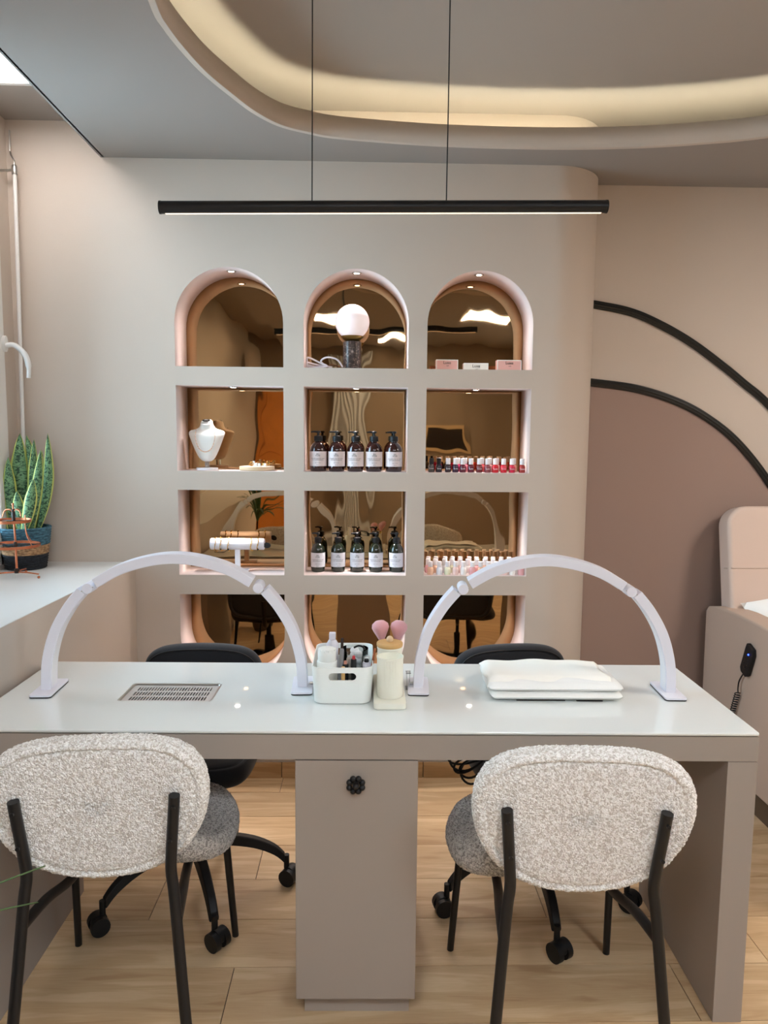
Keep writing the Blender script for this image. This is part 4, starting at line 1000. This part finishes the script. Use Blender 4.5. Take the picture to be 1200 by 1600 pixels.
ne = empty('bead_necklace', (-.664, 3.085, 1.300), 'fine pink and gold bead necklace hanging on the white bust', 'necklace')
mb = MB(); mb2 = MB()
for k in range(61):
    t_ = -1+2*k/60; x = .043*math.sin(t_*PI*.5)*(1 if abs(t_) < .7 else 1); z = .174-.098*(1-abs(t_)**2.2); yy = -.0318-.0050*(1-abs(t_)) + (.012 if abs(t_) > .9 else 0)
    (mb if k % 3 else mb2).ball((x*(.98 if abs(t_)<.85 else .92), yy, z), .0019, 5)
mb.obj('beads', mat('bead_pink', (226, 178, 160), .3), ne); mb2.obj('gold_beads', 'gold', ne)
# jewellery tray
e = empty('jewellery_tray', (-.458, 3.09, 1.300), 'round pale wooden jewellery tray with a white inset in the left niche', 'tray')
MB().lathe([(0,0),(.070,0),(.0725,.002),(.0725,.015),(.071,.017),(.066,.017),(.066,.0145),(0,.0145)], 44).obj('wooden_tray', 'tray_wood', e)
MB().lathe([(0,.0146),(.0655,.0146),(.0655,.0165),(0,.0165)], 40).obj('white_pad', 'velvet_white', e)
JL = ['gold ring at the left front of the round wooden tray', 'tallest white ring stand on the round wooden tray', 'white ring stand at the middle front of the round tray', 'gold ring at the middle back of the round wooden tray', 'white ring stand beside the bangle, front of the round tray', '', 'gold ring at the far right of the round wooden tray', 'white ring stand at the right front of the round tray']
for i, (x, y_, kind) in enumerate(((-.022,-.01,'ring'),(-.015,.012,'block'),(-.002,-.012,'block'),(.0,.015,'ring'),(.012,-.018,'block'),(.028,.0,'bracelet'),(.045,.012,'ring'),(.036,-.022,'block'))):
    if kind == 'block':
        o = MB().prism(rrect(-.005,.005,-.004,.004,.0015,3), 0, .013+.008*(i == 1)).obj('ring_stand', 'velvet_white', loc=(-.458+x, 3.09+y_, 1.3167), bevel=.001); o['label'] = JL[i]; o['category'] = 'ring stand'; o['group'] = 'jewellery on the round tray'
    else:
        R0 = .008 if kind == 'ring' else .020; mb = MB(); P = [(R0*math.cos(a), 0 if kind == 'ring' else R0*.6*math.sin(a), R0*math.sin(a)+R0 if kind == 'ring' else .003+.005*math.cos(a*2)+.003) for a in [2*PI*q/24 for q in range(24)]]
        mb.tube(P, .0017, 6, closed=True); o = mb.obj('gold_ring' if kind == 'ring' else 'gold_bangle', 'gold', loc=(-.458+x, 3.09+y_, 1.3185)); o.rotation_euler = (0,0,.4*i)
        o['label'] = JL[i] if kind == 'ring' else 'gold chain bangle on the right of the round wooden tray'; o['category'] = 'ring' if kind == 'ring' else 'bangle'; o['group'] = 'jewellery on the round tray'
# bracelet T-bar
e = empty('bracelet_bar', (-.543, 3.09, .872), 'white horizontal roll stand for bracelets in the left third-row niche', 'bracelet stand')
MB().tube([(-.113,0,.116),(-.110,0,.116),(.110,0,.116),(.113,0,.116)], [.0225,.0245,.0245,.0225], 28).obj('display_roll', 'leather_white', e)
MB().box(-.011,.011,-.008,.008,.008,.094).obj('post', 'leather_white', e, smooth=False, bevel=.002)
MB().prism(rrect(-.048,.048,-.026,.026,.006,4), 0, .009).obj('foot', 'leather_white', e, bevel=.002)
tg = MB().lathe([(0,0),(.016,0),(.016,.0015),(0,.0015)], 18, M=Matrix.Translation((.124,-.004,.111)) @ Matrix.Rotation(math.radians(75),4,'X') @ Matrix.Rotation(math.radians(20),4,'Y') @ Matrix.Scale(.75,4,(0,1,0))).obj('black_tag', 'black_plastic', e)
for i, (x, R0, q, nm) in enumerate(((-.090,.034,'chain','gold chain bracelet, leftmost on the white roll'),(-.068,.029,'charm','gold bracelet with a black stone, second from the left on the roll'),(-.036,.029,'charm','gold bracelet with a black bead, third from the left on the roll'),(.060,.028,'plain','thick gold bracelet, right half of the roll'),(.088,.026,'charm','thin bracelet with black beads, rightmost on the roll'))):
    e2 = empty('bracelet', (-.543+x, 3.09, .988), nm, 'bracelet', 'bracelets on the white roll')
    P = [(.0025*math.sin(3*a), .0268*math.cos(a), (R0 if math.sin(a) < 0 else .0270)*math.sin(a)) for a in [2*PI*k/40 for k in range(40)]]
    MB().tube(P, .0014, 6, closed=True).obj('band', 'gold', e2)
    mb = MB()
    for k in range(0, 40, 4 if q != 'plain' else 2): mb.ball(P[k], .0030 if q != 'chain' else .0026, 5)
    mb.obj('links', 'gold', e2)
    if q == 'charm': mb = MB(); mb.ball((0,-.022,-.020), .0042, 6); mb.obj('black_stone', 'black_plastic', e2)

# ================================================================ ON THE WINDOW LEDGE
LZ = .9240
pc_ = Vector((-1.325, 2.865, LZ))
pt = empty('snake_plant', tuple(pc_), 'snake plant with yellow-edged leaves in a blue, tan and black rope basket', 'plant')
def bandring(z0, z1, r0, r1, n, m, nm):
    prof = []
    for k in range(n):
        for q in range(5):
            t_ = (k+q/5)/n; z = z0+(z1-z0)*t_; r = r0+(r1-r0)*t_; prof.append((r+.0028*math.sin(PI*(q/5)), z))
    prof.append((r1, z1)); prof += [(r1-.008, z1), (r0-.008, z0)]
    MB().lathe([(r0-.008, z0)]+prof[:-2]+prof[-2:], 40).obj(nm, m, pt)
bandring(.0, .058, .072, .080, 6, 'rope_black', 'black_band'); bandring(.058, .094, .0805, .0855, 4, 'rope_tan', 'tan_band'); bandring(.094, .162, .086, .094, 7, 'rope_blue', 'blue_band')
MB().lathe([(0,.0),(.07,.0),(.07,.01),(0,.01)], 24).obj('basket_base', 'rope_black', pt)
MB().lathe([(0,.138),(.080,.138),(.080,.142),(0,.144)], 24).obj('soil', 'soil', pt)
def leaf(base, tip, w, bend, tw, name='leaf', parent=None, m='snake_leaf', n=16, curl=.35):
    me = bpy.data.meshes.new(name); bm = bmesh.new(); uvl = bm.loops.layers.uv.new('UVMap')
    base, tip = Vector(base), Vector(tip); ax_ = tip-base; L_ = ax_.length; bend = Vector(bend); rows_ = []
    for i in range(n+1):
        t_ = i/n; c = base+ax_*t_+bend*math.sin(PI*t_)
        wd = w*(.55+.55*math.sin(min(t_*1.25, 1)*PI*.75))*(1 if t_ < .6 else math.cos((t_-.6)/.4*PI/2)**.75)
        a = tw+t_*.5; sd = Vector((math.cos(a), math.sin(a), 0)); nr = Vector((-math.sin(a), math.cos(a), 0))
        rows_.append([bm.verts.new(c+sd*wd*u+nr*wd*curl*abs(u)**1.5) for u in (-1, -.5, 0, .5, 1)])
    for i in range(n):
        for j in range(4):
            f = bm.faces.new((rows_[i][j], rows_[i][j+1], rows_[i+1][j+1], rows_[i+1][j]))
            for lp, (uu, vv) in zip(f.loops, ((j/4, i/n), ((j+1)/4, i/n), ((j+1)/4, (i+1)/n), (j/4, (i+1)/n))): lp[uvl].uv = (uu, vv*L_*4)
    bm.to_mesh(me); bm.free(); o = link(name, me, m, parent); me.set_sharp_from_angle(angle=PI)
    s_ = o.modifiers.new('thick', 'SOLIDIFY'); s_.thickness = .0025; return o
Lf = [((-.012,.0,.14),(-.003,.0,.522),.031,(-.006,0,0),.05),((.012,.02,.14),(.012,.02,.515),.026,(.022,0,0),-.1),
      ((.028,.0,.14),(.047,.005,.500),.018,(0,0,0),.1),((.040,.01,.14),(.102,.0,.522),.019,(.018,0,-.02),-.15),((.03,-.02,.14),(.083,-.02,.462),.018,(.004,0,0),.15),
      ((.030,.03,.14),(.066,.03,.455),.014,(0,0,0),.0),((.018,-.055,.14),(.064,-.050,.350),.021,(.004,0,0),.05),((-.028,-.03,.14),(-.032,-.04,.432),.022,(-.004,0,0),.1),
      ((-.045,-.02,.14),(-.100,-.02,.430),.030,(.012,0,.01),.1),((.004,-.05,.14),(.002,-.055,.305),.020,(0,0,0),-.1),((-.04,.02,.14),(-.055,.03,.405),.014,(0,0,0),.0),((-.055,-.04,.14),(-.125,-.05,.33),.022,(0,0,0),.1)]
for a in Lf: leaf(*a, parent=pt)

# copper stand
st = empty('copper_stand', (-1.269, 2.668, LZ), 'copper wire tripod stand with two rings, in front of the snake plant on the ledge', 'stand')
MB().tube([(0,0,.022),(0,0,.105),(-.002,0,.20),(-.004,0,.265)], [.0042,.0038,.0032,.0028], 10).obj('pole', 'copper', st)
MB().lathe([(0,.016),(.008,.016),(.009,.02),(.009,.03),(.005,.034),(0,.034)], 12).obj('hub', 'dark_copper', st)
mb = MB(); mb.lathe([(0,.105),(.006,.107),(.007,.12),(.005,.13),(0,.132)], 10, c=(-.001,0,0)); mb.lathe([(0,.20),(.0055,.202),(.0065,.235),(.005,.25),(0,.252)], 10, c=(-.003,0,0)); mb.obj('clamps', 'dark_copper', st)
mb = MB(); mb.ball((-.004,0,.268), .0045, 8); mb.obj('finial', 'copper', st)
for k, a in enumerate((-12, 205, 95)):
    a = math.radians(a); d = Vector((math.cos(a), math.sin(a), 0)); l_ = .088
    MB().tube([(0,0,.020), tuple(d*l_*.5+Vector((0,0,.020))), tuple(d*l_+Vector((0,0,.016)))], .0028, 8).ball(tuple(d*l_+Vector((0,0,.005))), .005, 8).obj('leg', 'copper', st)
for rr, zz, x_ in ((.064,.207,-.010), (.088,.118,-.006)):
    n = 44; mb = MB(); P = [(x_+rr*math.cos(2*PI*k/n), rr*math.sin(2*PI*k/n), zz) for k in range(n)]
    rg = [[(p[0]*1+0, p[1], p[2]-.005), (p[0], p[1], p[2]+.005), (x_+(p[0]-x_)*.97, p[1]*.97, p[2]+.005), (x_+(p[0]-x_)*.97, p[1]*.97, p[2]-.005)] for p in P]
    rg.append(rg[0]); mb.loft(rg, cap=False); mb.obj('ring', 'copper', st)
    mb = MB()
    for k in range(3): a = 2*PI*k/3+.5; mb.tube([(0,0,zz), (x_+rr*.97*math.cos(a), rr*.97*math.sin(a), zz)], .0016, 6)
    mb.obj('spokes', 'dark_copper', st)
for k in range(4):
    a = math.radians(-20+90*k); c, s = math.cos(a), math.sin(a)
    MB().tube(catmull([(-.01+.062*c,.062*s,.222),(-.01+.060*c,.060*s,.19),(-.01+.066*c,.066*s,.155),(-.008+.084*c,.084*s,.121)], 5, False), .0016, 6).obj('side_wire', 'copper', st)
    MB().tube(catmull([(-.004,0,.235),(-.006+.014*c,.014*s,.248),(-.008+.034*c,.034*s,.244),(-.01+.042*c,.042*s,.225)], 5, False), .0014, 6).obj('curl_wire', 'copper', st)

# palm beside the camera whose blade tips enter at the lower left and which the mirrors show
pa = empty('palm_plant', (-.80, .90, 0), 'thin-leaved palm in a dark pot standing on the floor left of the camera', 'plant')
MB().lathe([(0,0),(.11,0),(.125,.02),(.14,.30),(.148,.31),(.148,.33),(.135,.33),(.13,.29),(0,.29)], 30).obj('pot', 'terracotta', pa)
MB().tube([(0,0,.28),(.01,0,.6),(0,.01,.8)], [.014,.011,.009], 8).obj('stem', 'soil', pa)
random.seed(5)
for k in range(30):
    a = 2*PI*k/30*2.4; el = random.uniform(.15, 1.3); L_ = random.uniform(.30, .42); r_ = L_*math.cos(el)*.8
    tip = (r_*math.cos(a), r_*math.sin(a), .8+L_*math.sin(el)*.9)
    tip = (max(-.17, min(tip[0], -.54*(.9+tip[1])-.03+.80)), tip[1], tip[2])
    leaf((0,0,.78+.02*random.random()), tip, .010, (0,0,.07), a+PI/2, 'palm_leaf', pa, 'palm_leaf', n=8, curl=.2)
leaf((0,0,.66), (.255,.30,.716), .0045, (0,0,.03), .3, 'palm_leaf', pa, 'palm_leaf', n=8, curl=.1)
leaf((0,0,.62), (.24,.30,.650), .0008, (0,0,.05), .3, 'palm_leaf', pa, 'palm_leaf', n=8, curl=.1)
for m_ in ('box_print_dummy',): bpy.data.materials.remove(MATS.pop(m_))
